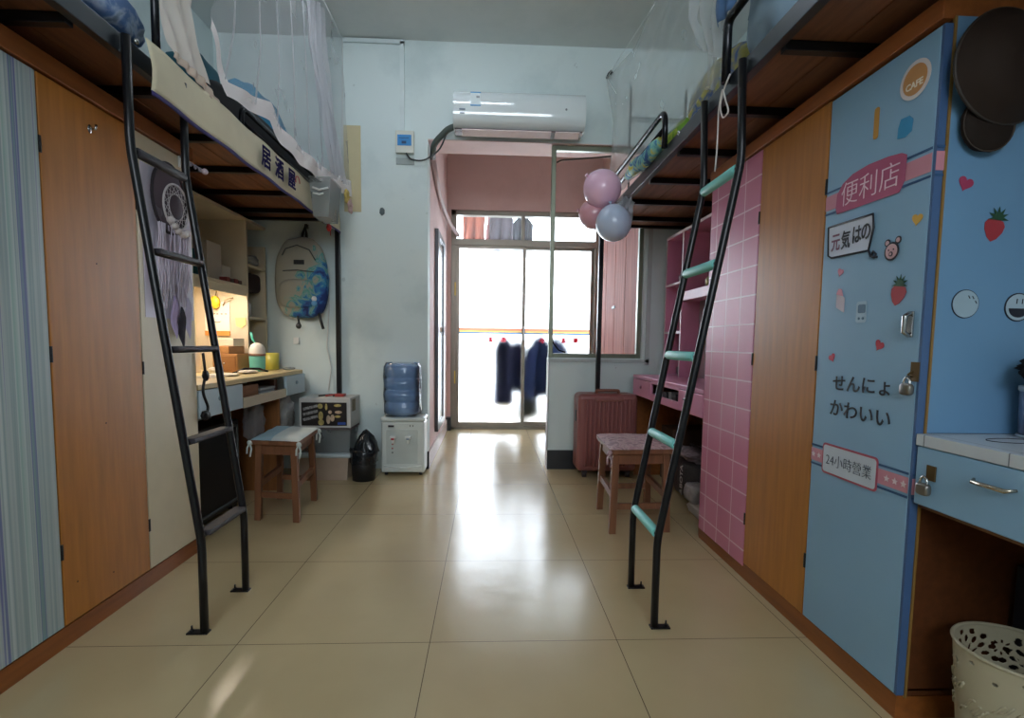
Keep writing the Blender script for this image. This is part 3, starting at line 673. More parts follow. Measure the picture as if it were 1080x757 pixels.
# net pole frame at the far end of right bed
w = MB()
for x in (1.0, 1.40): w.tube([(x, 3.72, 1.86), (x, 3.72, 2.78)], .006, 8)
w.tube([(1.0, 3.72, 2.57), (1.40, 3.72, 2.57)], .005, 8); w.tube([(1.0, 3.72, 2.2), (1.40, 3.72, 2.2)], .005, 8); w.build('end_frame', mat('5a6064', .4, metal=.5), br_)
# guard rails, left
w = MB(); w.tube(rail_path([(-1.125, 1.83, 1.84), (-1.125, 1.83, 2.15), (-1.125, 1.16, 2.15)], .04), .013); w.build('guard_rail', GT, bl_)
w = MB(); w.tube(rail_path([(-1.125, 2.42, 1.84), (-1.125, 2.42, 2.0), (-1.125, 3.66, 2.0), (-1.125, 3.66, 1.84)], .05), .012); w.tube([(-1.125, 2.44, 1.93), (-1.125, 3.66, 1.93)], .010); w.build('guard_rail', GT, bl_)

# ladders
def ladder(label, s, pts, rung_mat, rung_r, group=None, flat_low=False):
    t = thing('bed_ladder', (pts[-1][0], 1.76, 0), label, 'ladder')
    for y in (1.62, 1.90):
        w = MB(); w.tube(rail_path([(x, y, z) for x, z in pts], .04), .0128, 14); w.build('side_rail', BLACK, t)
        w = MB(); xx = pts[-1][0]; w.box((xx - s * -.014, y - .013, 0), (xx - s * .052, y + .013, .005)); w.tube([(xx - s * .04, y, .005), (xx - s * .04, y, .024)], .003, 8); w.lathe([(.007, .005), (.007, .010)], (xx - s * .04, y, 0), 6)
        w.build('foot_plate', BLACK, t)
    for k, z in enumerate((1.517, 1.217, .914, .620, .320)):
        (xa, za), (xb, zb_) = pts[1], pts[2]; x = xa + (xb - xa) * (za - z) / (za - zb_)
        x = min(max(x, min(xa, xb)), max(xa, xb))
        w = MB(); w.tube([(x, 1.625, z), (x, 1.895, z)], .009, 10); rg = w.build('rung', BLACK, t)
        w = MB()
        if s > 0:    # left: flat dark treads
            w.box((x - .022, 1.64, z - .004), (x + .022, 1.885, z + .013)) if k != 0 else w.tube([(x, 1.64, z), (x, 1.885, z)], .015, 14)
            w.build('rung_sleeve', DARKRUB, rg, .005)
        else:
            w.tube([(x, 1.637, z), (x, 1.887, z)], rung_r, 16); w.build('rung_sleeve', rung_mat, rg, .003)
    return t
ladder('black ladder to left bed with dark grey treads', 1, [(-1.083, 1.845), (-1.083, 1.53), (-.912, .30), (-.912, 0)], DARKRUB, .014)
ladder('black ladder to right bed with mint foam sleeved rungs', -1, [(.784, 1.845), (.795, 1.54), (.568, .30), (.568, 0)], MINT, .0165)

# ------------------------------------------------------------------ cloth sheets
def sheet(name, m, rows, wave=.015, freq=24, nu=60, nv=18, parent=None, solid=.0015, xw=1.0, seed=0, amp_v=0.0):
    "rows: lists of 3D points (top to bottom), spanned by a surface with folds"
    Rr = [resample(r, nu) for r in rows]; w = MB(); P = []
    for i in range(nv):
        t = i / (nv - 1) * (len(Rr) - 1); k = min(int(t), len(Rr) - 2); f = t - k; row = []
        for j in range(nu):
            p = Rr[k][j].lerp(Rr[k + 1][j], f); u = j / (nu - 1)
            a = wave * (math.sin(u * freq + seed + .8 * math.sin(i * .35)) + .5 * noise.noise(Vector((u * freq * .4, i * .2, seed))))
            row.append(p + Vector((a * xw, a * (1 - xw) , amp_v * math.sin(i * 1.3 + u * 9))))
        P.append(row)
    w.grid(P); return w.build(name, m, parent, solid=solid)
def XX(pts, X0_, X1_=None):
    n = len(pts); out = []
    for k, (u, v) in enumerate(pts):
        X = X0_ if X1_ is None else X0_ + (X1_ - X0_) * k / (n - 1)
        out.append(onX(u, v, X))
    return out
# banner on left bed
bn = thing('banner', (-1.07, 2.7, 1.71), 'long cream cloth banner with purple lettering along left bed', 'banner')
CL = mat('cfc6ab', .85, var=.06, scale=5)
sheet('cloth', CL, [[(-1.078, 1.70, 1.885), (-1.078, 3.73, 1.885)], [(-1.062, 1.70, 1.80), (-1.066, 3.73, 1.80)], [(-1.060, 1.69, 1.722), (-1.066, 3.73, 1.722)]], wave=.004, freq=34, nu=90, nv=10, parent=bn)
PUR = mat('352c66', .8)
sheet('hem', PUR, [[(-1.059, 1.69, 1.723), (-1.065, 3.73, 1.723)], [(-1.060, 1.69, 1.709), (-1.066, 3.73, 1.709)]], wave=.004, freq=34, nu=90, nv=3, parent=bn, solid=.002)
for ch, u, v in (('居', 281, 172), ('酒', 295, 184.5), ('屋', 308, 195)):
    c = onX(u, v, -1.042); c.z = 1.794
    text('lettering', ch, .104, (0, 1, 0), (0, 0, 1), c, mat('1c1546', .9, var=.02, spec=.1), bn, off=0, thick=.002, xs=1.0, bold=.0028)
c = onX(314, 192, -1.05); w = MB(); w.tube([c + Vector((0, .03 * math.cos(a), .03 * math.sin(a))) for a in [k * .5 for k in range(8)]], .003, 6); w.build('red_curl', mat('a84a50', .7), bn)
# mosquito net on the left bed
NET = veil_mat('f4f2f6', .26); NETD = veil_mat('f8f2f2', 1.2, .2); NETB = veil_mat('e8ecee', .30)
nl = thing('mosquito_net', (-1.07, 3.0, 1.9), 'white see-through mosquito net curtain over far half of left bed', 'mosquito net')
top = XX([(229, -20), (262, -22), (300, -20), (338, -6), (361, 40)], -1.10, -1.05)
midr = XX([(224, 10), (258, 40), (290, 60), (322, 90), (352, 100), (363, 120)], -1.09, -1.03)
bot = XX([(222, 28), (232, 66), (241, 96), (263, 108), (284, 116), (297, 142), (318, 164), (345, 186), (369, 196)], -1.075, -1.0)
sheet('net_cloth', NET, [top, midr, bot], wave=.010, freq=40, nu=110, nv=24, parent=nl, solid=0)
hem2 = XX([(221, 30), (230, 69), (239, 101), (263, 116), (283, 127), (297, 152), (318, 174), (345, 196), (371, 208)], -1.07, -.995)
sheet('net_hem', NETD, [[p + Vector((.003, 0, .035)) for p in bot], hem2], wave=.007, freq=46, nu=110, nv=6, parent=nl, solid=0)
sheet('gathered_fold', veil_mat('e8e6ec', .55), [XX([(322, -10), (340, 8)], -1.07), XX([(325, 45), (343, 60)], -1.06), XX([(338, 110), (352, 125)], -1.04), XX([(348, 180), (364, 195)], -1.0)], wave=.015, freq=20, nu=24, nv=20, parent=nl, solid=0)
for fu in (.10, .24, .36, .47, .58, .70):
    def at_(row, f): q = resample(row, 101); return q[int(f * 100)]
    sheet('fold', veil_mat('f4f2f6', .5), [[at_(rw, fu - .008), at_(rw, fu + .008)] for rw in (top, midr, bot)], wave=.002, nu=6, nv=10, parent=nl, solid=0)
w = MB(); w.tube([onX(341, 0, -1.045), onX(361, 41, -1.045)], .004, 8); p = onX(361, 41, -1.045); w.tube([p, (p.x - .01, p.y, 2.0)], .004, 8); w.build('net_pole', WHITEP, nl)
# near curtain, same bed
nc = thing('bed_curtain', (-1.09, 2.0, 1.9), 'off-white curtain gathered over the rail above the banner', 'curtain')
sheet('cloth', veil_mat('ece4dc', 1.2, .2), [XX([(160, -35), (206, -35)], -1.12), XX([(166, 5), (200, 8)], -1.12), XX([(176, 42), (208, 50)], -1.10), XX([(184, 58), (220, 90)], -1.095)], wave=.006, freq=14, nu=50, nv=22, parent=nc, solid=0)
sheet('gathered_hem', mat('c9b6a6', .9, var=.1), [XX([(184, 54), (214, 82), (238, 118)], -1.09), XX([(182, 60), (212, 91), (239, 127)], -1.078)], wave=.004, freq=40, nu=60, nv=6, parent=nc)
# bedding, left
BD = [('mattress', (-1.50, 2.5, 1.895), (.36, 1.24, .07), mat('6a7078', .9, var=.1), 'thick grey mattress lying on the left loft bed boards', 5)]
def bedding(name, label, cat, c, r, m, p=3.0, nz=.12, fr=2.0, seed=1):
    w = MB(); w.blob(c, r, p=p, nz=nz, fr=fr, seed=seed, nu=40, nv=22); return tag(w.build(name, m), label, cat)
w = MB(); w.box((-1.87, 1.25, 1.829), (-1.165, 3.70, 1.92)); tag(w.build('mattress', mat('20242a', .9), bevel=.03), 'dark grey mattress lying on the left loft bed boards', 'mattress')
bedding('pillow', 'dark teal pillow leaning between the curtain and the net', 'pillow', (-1.27, 2.32, 2.035), (.08, .13, .115), mat('175262', .8, var=.2, bump=.4, bscale=20), seed=3)
bedding('quilt', 'bright blue quilt bundled behind the white net of left bed', 'quilt', (-1.44, 3.25, 2.17), (.12, .36, .25), mat('2f86ac', .9, var=.12), p=2.4, nz=.3, seed=5)
bedding('folded_blanket', 'light blue patterned blanket at the near end of left bed', 'blanket', (-1.30, 1.62, 2.00), (.14, .30, .09), splash_mat('5b80b8', 'a9bdd8', '7b8fa8', 9, 'blue_pattern'), seed=7)
bedding('filler', 'black bulk added to darken the gap behind left bed guard rail', 'filler', (-1.215, 2.95, 2.01), (.05, .72, .09), mat('17191e', .8), p=2.6, nz=.15, seed=9)  # black bulk added to make the gap below the net dark
# basket hanging at end of left bed
bk = thing('hanging_basket', (-1.02, 3.19, 1.68), 'clear plastic box hooked on the banner rail near the back wall', 'basket')
PLAST = veil_mat('b4babb', .42, .5, 'clear_plastic')
w = MB(); bx0, bx1, by0, by1, bz0, bz1 = -1.055, -.935, 3.08, 3.30, 1.68, 1.90
tp = .018
def taper(w, x0, x1, y0, y1, z0, z1, tp, th=.003, mi=0):
    o = [(x0, y0, z1), (x1, y0, z1), (x1, y1, z1), (x0, y1, z1)]; b = [(x0 + tp, y0 + tp, z0), (x1 - tp, y0 + tp, z0), (x1 - tp, y1 - tp, z0), (x0 + tp, y1 - tp, z0)]
    w.add(o + b, [(0, 1, 5, 4), (1, 2, 6, 5), (2, 3, 7, 6), (3, 0, 4, 7), (4, 5, 6, 7)], mi)
taper(w, bx0, bx1, by0, by1, bz0, bz1, tp); w.build('tub', PLAST, bk, solid=.003)
w = MB(); w.tube(rail_path([(bx0, by0, bz1), (bx1, by0, bz1), (bx1, by1, bz1), (bx0, by1, bz1), (bx0, by0, bz1)], .01), .005, 8); w.build('rim', veil_mat('c8cccc', .7), bk)
w = MB(); w.tube([(bx0 + .02, by0 - .002, 1.84), (bx0 + .06, by0 - .012, 1.825), (bx1 - .01, by0 - .002, 1.84)], .006, 8); w.tube([(bx0 + .02, by0 + .004, 1.81), (bx0 + .06, by0 - .006, 1.80), (bx1 - .04, by0 + .002, 1.81)], .005, 8); w.build('handle_strap', WHITEP, bk)
fl = thing('artificial_flower', (-.99, 3.62, 1.9), 'small yellow and pink cloth flower tucked at the net corner by the wall', 'flower')
w = MB()
for k in range(6): a = k * PI / 3; w.blob((-.985, 3.62 + .03 * math.cos(a), 1.94 + .03 * math.sin(a)), (.012, .022, .022), nu=12, nv=8)
w.build('petals', mat('b9a45a', .8), fl)
w = MB()
for k in range(5): a = k * 2 * PI / 5 + .4; w.blob((-.975, 3.66 + .035 * math.cos(a), 1.885 + .03 * math.sin(a)), (.010, .02, .024), nu=12, nv=8)
w.build('leaves', mat('c9a8a2', .8), fl)
w = MB(); c = onX(347, 240, -1.045); w.blob(c, (.014, .025, .022), nz=.4, fr=4); w.tube([c + Vector((.008, .0, -.01)), c + Vector((.008, .005, -.05))], .003, 6); tag(w.build('red_clip', mat('b02a2a', .6)), 'small red clip with string below the clear plastic box', 'clip')
# rod with knob under left bed
a = onX(190, 165, -1.24); b = onX(216, 181, -1.14); w = MB(); w.tube([a, b], .004, 8); w.blob(b, (.012, .012, .012), nu=14, nv=8, mi=1)
for k in range(4): w.blob(a.lerp(b, .25 + .18 * k) + Vector((0, 0, -.006)), (.006, .006, .008), nu=8, nv=6)
tag(w.build('knob_rod', [mat('8a8490', .5), mat('c9bccb', .4)]), 'thin rod with small beads and a pale knob under left bed', 'rod')

# ================================================================== LEFT DESK
DX = -1.285
dk = thing('desk', (-1.6, 2.95, 0), 'left cream desk with pale blue drawers and open shelf slot', 'desk')
w = MB(); w.prism([(XL, 2.295, .722), (DX, 2.295, .722), (DX, 3.56, .722), (DX - .06, 3.62, .722), (XL, 3.62, .722)], (0, 0, .024)); w.build('desk_top', mat('cdb98a', .4, var=.06), dk, .003)
w = MB(); w.box((XL, 2.295, .50), (XL + .015, 3.62, .722)); w.box((XL, 2.295, 0), (DX - .02, 2.313, .60)); w.box((-1.62, 3.20, 0), (DX - .02, 3.218, .60)); w.box((XL, 3.60, 0), (-1.75, 3.618, .60))
w.box((XL, 2.295, .588), (DX - .015, 3.61, .60)); w.build('frame', wood('8c5a30', .45, .2), dk)
w = MB(); w.box((DX - .016, 2.71, .588), (DX, 3.27, .642)); w.build('front_rail', CREAM2, dk, .002)
for y0, y1, ky in ((2.30, 2.70, 2.47), (3.28, 3.60, 3.44)):
    dr = box('drawer', (DX - .018, y0, .592), (DX + .001, y1, .718), PALEBLUE, dk, .003)
    w = MB(); w.lathe([(.012, 0), (.012, .006), (.007, .012)], (DX + .001, ky, .668), 14, axis='X'); w.build('knob', mat('8fa2ae', .4, metal=.3), dr)
w = MB(); w.box((DX - .30, 2.72, .602), (DX - .03, 2.95, .70)); tag(w.build('wooden_box', wood('8a5c34', .5, .2, stretch=(3, 3, 14)), bevel=.003), 'low brown wooden box inside the open slot of left desk', 'box')
w = MB()
for k in range(5): w.box((DX - .25, 2.99 + .002 * k, .602 + .013 * k), (DX - .04, 3.20 - .01 * (k % 2), .613 + .013 * k), k % 2)
tag(w.build('paper_stack', [mat('b9bcbe', .6), mat('8f9498', .6)]), 'stack of grey white papers inside the open slot of left desk', 'papers')
w = MB(); w.box((DX - .22, 3.215, .602), (DX - .05, 3.262, .70)); tag(w.build('small_tin', mat('5b3c30', .5), bevel=.004), 'small dark tin at the far end of the desk slot', 'tin')
# hutch
HX = -1.585
ht = thing('desk_hutch', (-1.75, 3.0, .746), 'cream shelf unit standing on left desk', 'shelf unit')
w = MB(); w.box((XL, 2.295, .746), (HX, 2.313, 1.72)); w.box((XL, 3.425, .746), (HX, 3.445, 1.72)); w.box((XL, 3.70, .746), (HX, 3.718, 1.60)); w.box((XL, 2.295, 1.72), (HX, 3.718, 1.738)); w.build('side_panel', CREAM2, ht)
box('back_panel', (XL, 2.313, .746), (XL + .012, 3.70, 1.72), mat('c8bb9c', .5), ht)
w = MB(); w.box((XL, 2.313, 1.282), (HX, 3.425, 1.30)); w.box((HX - .014, 2.313, 1.232), (HX, 3.425, 1.282)); w.build('shelf', CREAM, ht, .002)
for z in (1.085, 1.43): w = MB(); w.box((XL, 3.445, z), (HX, 3.70, z + .016)); w.build('shelf', CREAM, ht)
# led light strip below the shelf
ld = thing('shelf_light', (-1.70, 3.1, 1.262), 'slim warm lamp fixed under the wide shelf of left hutch', 'lamp')
w = MB(); w.box((-1.72, 2.80, 1.268), (-1.66, 3.30, 1.282)); w.build('housing', WHITEP, ld, .002)
w = MB(); w.box((-1.715, 2.81, 1.262), (-1.665, 3.29, 1.268)); w.build('diffuser', emit_mat('ffeeda', 34.0), ld)
# things pinned on the upright side (faces the room)
UY = 3.424
def onU(u, v): return onY(u, v, UY - .003)
cal = thing('wall_calendar', (-1.80, UY - .004, .96), 'white calendar with orange foot pinned on the hutch panel', 'calendar')
a, b = onU(216, 318), onU(243, 352)
w = MB(); w.box((a.x, UY - .006, b.z), (b.x, UY - .001, a.z)); w.build('page', mat('e9e0d2', .6, var=.03), cal)
w = MB(); w.box((a.x, UY - .012, b.z - .012), (b.x, UY - .001, b.z + .018)); w.build('foot_strip', mat('d88f45', .5), cal)
w = MB(); w.tube([((a.x + b.x) / 2 + .035 * math.cos(t), UY - .010, (a.z + b.z) / 2 + .03 * math.sin(t)) for t in [PI * .6 + k * .35 for k in range(11)]], .002, 6); w.build('curl_mark', mat('5a4a42', .6), cal)
for k in range(4): c = onU(225 + k * 4.5, 331); w = MB(); w.box((c.x - .006, UY - .0075, c.z - .003), (c.x + .006, UY - .006, c.z + .003)); w.build('printed_word', INK, cal)
c = onU(229, 319); lm = thing('lemon_ornament', (c.x, UY - .03, c.z - .04), 'yellow lemon shaped ornament above the calendar', 'ornament')
w = MB(); w.blob((c.x, UY - .03, c.z), (.032, .022, .042), nz=.06); w.build('fruit', mat('d9b62e', .4), lm); w = MB(); w.tube([(c.x, UY - .02, c.z + .04), (c.x + .003, UY - .008, c.z + .09)], .003, 6); w.build('string', mat('6b5a3a', .6), lm)
c = onU(228, 302); w = MB(); w.box((c.x - .03, UY - .005, c.z - .012), (c.x + .03, UY - .001, c.z + .014)); tag(w.build('pink_note', mat('d97a86', .6)), 'small pink note stuck under the hutch shelf', 'note')
c = onU(254, 340); w = MB(); w.prism([(c.x - .035, UY - .005, c.z + .03), (c.x - .03, UY - .005, c.z - .022), (c.x + .005, UY - .005, c.z - .038), (c.x + .035, UY - .005, c.z - .012), (c.x + .032, UY - .005, c.z + .032)], (0, .004, 0)); tag(w.build('sticky_note', mat('d9d08c', .6)), 'yellow green sticky note right of the calendar', 'note')
w = MB(); w.tube([onU(236, 322) + Vector((0, -.01, 0)), onU(240, 317) + Vector((0, -.03, 0)), onU(247, 314) + Vector((0, -.012, 0))], .004, 8); tag(w.build('twig_hook', mat('b09a78', .6)), 'thin beige hooked twig above the calendar', 'hook')
# on the wide shelf
def cbox(name, c0, c1, m, label, cat='box', bevel=.004, group=None): w = MB(); w.box(c0, c1); return tag(w.build(name, m, bevel=bevel), label, cat, group)
w = MB(); w.box((-1.80, 3.10, 1.30), (-1.66, 3.26, 1.53)); w.box((-1.78, 3.096, 1.33), (-1.70, 3.10, 1.48), 1); tag(w.build('product_box', [mat('b8b0a4', .5), mat('3b7f92', .5)], bevel=.002), 'tall white box with a teal picture on the wide hutch shelf', 'box')
cbox('product_box', (-1.79, 3.27, 1.30), (-1.66, 3.37, 1.41), mat('cdc3b2', .5), 'low white box in front of the hutch upright on the wide shelf')
w = MB(); w.lathe([(.045, 1.30), (.05, 1.40), (.048, 1.47)], (-1.87, 3.33, 0), 20); tag(w.build('jar', mat('a99d8e', .4)), 'round pale jar behind the boxes on the wide shelf', 'jar')
w = MB()
for k in range(4): w.box((-1.645, 3.20 + k * .05, 1.30), (-1.60, 3.24 + k * .05, 1.33 - .004 * (k % 2)), k % 2)
tag(w.build('red_packets', [mat('8a3a34', .5), mat('5a4038', .5)]), 'small red packets lying at the shelf edge', 'packet', kind=None)
# narrow section
w = MB(); w.lathe([(.0, 1.101), (.03, 1.101), (.032, 1.19), (.012, 1.215), (.012, 1.235)], (-1.66, 3.57, 0), 20); w.box((-1.672, 3.558, 1.235), (-1.648, 3.582, 1.25)); tag(w.build('pump_bottle', mat('eef0ee', .35)), 'white pump bottle on the narrow lower hutch shelf', 'bottle')
w = MB(); w.lathe([(.0, 1.101), (.022, 1.101), (.022, 1.21), (.010, 1.22)], (-1.72, 3.62, 0), 16); tag(w.build('bottle', mat('7b9a8a', .35)), 'greenish bottle behind the white pump bottle', 'bottle')
w = MB(); w.box((-1.70, 3.46, 1.27), (-1.60, 3.68, 1.40), 0); tag(w.build('dark_bag', mat('33211f', .7, bump=.3), bevel=.03), 'dark red brown pouch hanging under the upper narrow shelf', 'pouch')
w = MB(); w.blob((-1.66, 3.58, 1.485), (.07, .09, .038), p=2.6, nz=.2); tag(w.build('cloth_cap', mat('8d908c', .8)), 'grey folded cloth on the upper narrow hutch shelf', 'cloth')
# on the desk
md = thing('mini_drawers', (-1.60, 3.28, .746), 'small two level wooden drawer box on left desk', 'drawer box')
w = MB(); w.box((-1.70, 3.20, .746), (-1.55, 3.40, .86)); w.box((-1.70, 3.20, .86), (-1.60, 3.40, .905)); w.build('case', wood('b08050', .5, .12, stretch=(3, 3, 14)), md, .003)
w = MB(); w.box((-1.69, 3.193, .755), (-1.56, 3.20, .845)); dd = w.build('drawer_front', wood('9a6a3e', .5, .12, stretch=(3, 3, 14)), md, .002); w = MB(); w.blob((-1.625, 3.19, .80), (.006, .006, .006), nu=10, nv=6); w.build('knob', CHROME, dd)
cbox('cream_box', (-1.68, 3.22, .906), (-1.58, 3.36, .955), mat('ddd2bd', .5), 'cream box on top of the wooden drawer box')
cbox('white_box', (-1.82, 3.02, .746), (-1.74, 3.15, .90), mat('e6dccb', .5), 'tall white box at the lamp lit left end of left desk')
w = MB(); w.lathe([(0, 0), (.02, 0), (.02, .09), (0, .09)], (-1.60, 2.99, 0), 16, axis='Y'); o = w.build('paper_roll', mat('eeeae2', .6)); o.location.z = .766 - .02; tag(o, 'small white paper roll lying in front of the wooden drawer box', 'roll')
w = MB()
for k in range(3): M = Matrix.Rotation(.2 * k, 4, 'Z'); M.translation = Vector((-1.52 + .02 * k, 2.80 + .05 * k, .747 + .003 * k)); w.box((-.07, -.09, 0), (.07, .09, .002), 0, M)
tag(w.build('loose_papers', mat('d9d3c4', .6)), 'loose white sheets near the left front of left desk', 'papers')
w = MB(); w.blob((-1.44, 3.10, .757), (.05, .07, .011), nz=.3); tag(w.build('crumpled_tissue', mat('cfc8bd', .8)), 'crumpled white tissue lying before the teal cup', 'tissue')
w = MB(); w.tube([(-1.50, 3.04, .75), (-1.46, 3.10, .775), (-1.42, 3.2, .77), (-1.40, 3.27, .75)], .007, 8); tag(w.build('black_cable', BLACK), 'black cable curling on left desk by the teal cup', 'cable')
cu = thing('straw_cup', (-1.49, 3.31, .746), 'teal cup with white dome lid and straw on left desk', 'cup')
cx_, cy_ = -1.478, 3.31
w = MB(); w.lathe([(0, .746), (.042, .746), (.046, .77), (.048, .835), (.046, .85)], (cx_, cy_, 0)); w.build('cup_body', mat('6fc0b4', .35), cu)
w = MB(); w.lathe([(.049, .85), (.049, .868), (.046, .895), (.034, .918), (.014, .928), (0, .930)], (cx_, cy_, 0), cap1=False); w.build('lid', mat('e8e2da', .4), cu)
w = MB(); w.lathe([(.0495, .846), (.0505, .850), (.0505, .856), (.0495, .860)], (cx_, cy_, 0)); w.build('ring', mat('8a6a5c', .4), cu)
w = MB(); w.tube([(cx_ - .012, cy_, .925), (cx_ - .028, cy_, .955), (cx_ - .036, cy_, .995)], .008, 10); w.build('straw', mat('4fb8a4', .4), cu)
mg = thing('mug', (-1.495, 3.58, .746), 'yellow green mug at the right end of left desk', 'mug')
w = MB(); w.lathe([(0, .747), (.042, .747), (.047, .752), (.049, .86), (.045, .86), (.043, .757), (0, .755)], (-1.485, 3.54, 0), cap0=False, cap1=False); w.build('mug_body', mat('bdb44a', .35), mg)
w = MB(); w.tube([(-1.485 - .045, 3.53, .835), (-1.485 - .075, 3.525, .83), (-1.485 - .082, 3.525, .80), (-1.485 - .07, 3.525, .775), (-1.485 - .045, 3.53, .77)], .007, 10); w.build('handle', mat('bdb44a', .35), mg)
w = MB(); w.lathe([(0, .747), (.028, .747), (.03, .76), (.03, .86), (.012, .89), (.012, .905)], (-1.62, 3.50, 0), 20); w.lathe([(.014, .905), (.014, .925)], (-1.62, 3.50, 0), 16, mi=1); tag(w.build('water_bottle', [veil_mat('bcc8c8', .5), WHITEP]), 'clear plastic bottle with white cap behind the mug', 'bottle')
w = MB(); w.blob((-1.36, 3.52, .756), (.035, .06, .01), nz=.2); tag(w.build('clear_wrapper', PLAST), 'clear crumpled wrapper on the cut corner of left desk', 'wrapper')
# hanging charger cord beside the cream door
c = [onX(u, v, -1.262) for u, v in ((214, 372), (217, 396), (213, 412), (220, 430), (217, 438))]
w = MB(); w.tube(rail_path(c, .05), .006, 8); w.blob(c[-1], (.014, .03, .022), nz=.2); w.blob(c[1], (.012, .02, .024), nz=.2); tag(w.build('headphones', BLACK), 'black cord and plug hanging at the left front of left desk', 'cord')
# dark case under left desk
cs = thing('storage_case', (-1.48, 2.76, 0), 'black flat case standing under left desk beside the wardrobe', 'case')
w = MB(); w.box((-1.60, 2.42, .02), (-1.42, 2.93, .50)); w.build('body', mat('1b1d20', .5), cs, .012)
w = MB(); w.tube(rail_path([(-1.418, 2.45, .05), (-1.418, 2.45, .47), (-1.418, 2.90, .47), (-1.418, 2.90, .05), (-1.418, 2.45, .05)], .02), .008, 8); w.build('rim', mat('5c6064', .4, metal=.4), cs)
w = MB(); w.box((-1.59, 2.45, 0), (-1.43, 2.50, .02)); w.box((-1.59, 2.85, 0), (-1.43, 2.90, .02)); w.build('foot', BLACK, cs)
# plastic bag hanging from stool side / desk
w = MB(); w.blob((-1.36, 2.98, .48), (.05, .07, .12), nz=.5, fr=2.5, p=2.2, seed=4); w.tube([(-1.36, 2.98, .56), (-1.33, 3.0, .60)], .006, 6); tag(w.build('plastic_bag', veil_mat('c4c6ca', .42, .5, 'thin_plastic')), 'translucent plastic bag hanging under the front of left desk', 'bag')
w = MB(); w.blob((-1.40, 3.42, .46), (.09, .11, .13), nz=.3, fr=2.5, p=2.4, seed=8); tag(w.build('plastic_bag', mat('9a9fa0', .4, var=.3, scale=14)), 'full grey white bag hanging under the right drawer of left desk', 'bag')

# ================================================================== STOOLS
def stool(name, label, corners, zt, cushmats, tie=True, gap=0.0, legw=.035):
    "corners: near-left, near-right, far-right, far-left (x, y)"
    c = [Vector((x, y, 0)) for x, y in corners]; ctr = sum(c, Vector()) / 4
    t = thing(name, (ctr.x, ctr.y, 0), label, 'stool')
    ax = (c[1] - c[0]).normalized(); ay = (c[3] - c[0]).normalized(); wx = (c[1] - c[0]).length / 2; wy = (c[3] - c[0]).length / 2
    M = Matrix((ax, ay, Vector((0, 0, 1)))).transposed().to_4x4(); M.translation = ctr
    w = MB(); w.box((-wx - .01, -wy - .01, zt - .03), (wx + .01, wy + .01, zt - .005), 0, M); w.build('seat', STOOLW, t, .004)
    for sx in (-1, 1):
        for sy in (-1, 1):
            w = MB(); x, y = sx * (wx - .025), sy * (wy - .025); h = legw / 2; sp_ = .012
            vs = [(x + dx * h, y + dy * h, zt - .03) for dx, dy in ((-1, -1), (1, -1), (1, 1), (-1, 1))] + [(x + sx * sp_ + dx * h, y + sy * sp_ + dy * h, 0) for dx, dy in ((-1, -1), (1, -1), (1, 1), (-1, 1))]
            w.add([M @ Vector(v) for v in vs], [(0, 1, 2, 3), (7, 6, 5, 4), (0, 4, 5, 1), (1, 5, 6, 2), (2, 6, 7, 3), (3, 7, 4, 0)]); w.build('leg', STOOLW, t, .002)
    w = MB(); a, b = wx - .025, wy - .025
    for sy in (-1, 1): w.box((-a, sy * b - .009, zt - .085), (a, sy * b + .009, zt - .03), 0, M)
    for sx in (-1, 1): w.box((sx * a - .009, -b, zt - .085), (sx * a + .009, b, zt - .03), 0, M)
    w.build('apron', STOOLW, t, .002)
    for sx in (-1, 1): w = MB(); w.box((sx * (a + .006) - .011, -b, .17), (sx * (a + .006) + .011, b, .205), 0, M); w.build('stretcher', STOOLW, t, .002)
    for sy in (-1, 1): w = MB(); w.box((-a, sy * (b + .006) - .009, .12), (a, sy * (b + .006) + .009, .15), 0, M); w.build('stretcher', STOOLW, t, .002)
    return t, M, wx, wy
def cushion(name, label, M, wx, wy, z0, h, mats, split=None):
    t = thing(name, tuple(M.translation + Vector((0, 0, z0))), label, 'cushion')
    w = MB(); n = 22; P = []
    for i in range(n):
        row = []
        for j in range(n):
            u, v = j / (n - 1) * 2 - 1, i / (n - 1) * 2 - 1
            z = z0 + h * (1 - max(abs(u), abs(v)) ** 6) + .004 * noise.noise(Vector((u * 3, v * 3, 1)))
            row.append(M @ Vector((u * (wx + .012), v * (wy + .012), z)))
        P.append(row)
    w.grid(P)
    if split:
        for k in range(len(w.m)): i, j = divmod(k, n - 1); w.m[k] = 1 if (j > (n - 1) * split) else 0
    w.add([M @ Vector((sx * (wx + .012), sy * (wy + .012), z0)) for sx, sy in ((-1, -1), (1, -1), (1, 1), (-1, 1))], [(0, 3, 2, 1)])
    w.build('pad', mats, t)
    for sx, sy in ((1, -1), (-1, -1), (1, 1)):
        w = MB(); p = M @ Vector((sx * (wx + .014), sy * (wy + .014), z0 + .004))
        w.blob(p + Vector((0, 0, -.02)), (.014, .014, .014), nu=10, nv=6, nz=.3); w.tube([p + Vector((0, 0, -.02)), p + Vector((.01, -.006, -.05)), p + Vector((.004, -.01, -.09))], .005, 6); w.tube([p + Vector((0, 0, -.02)), p + Vector((-.012, -.004, -.045)), p + Vector((-.012, -.008, -.075))], .005, 6)
        w.build('tie', mats[-1], t)
    return t
t, M, wx, wy = stool('wooden_stool', 'wooden stool before left desk with a pale cushion', [(-1.225, 2.66), (-.985, 2.62), (-1.005, 3.03), (-1.26, 3.05)], .435, None)
cushion('seat_cushion', 'pale blue and white cushion tied on the stool before left desk', M, wx, wy, .431, .016, [mat('93b1bf', .8), mat('c3ccca', .8)], split=.42)
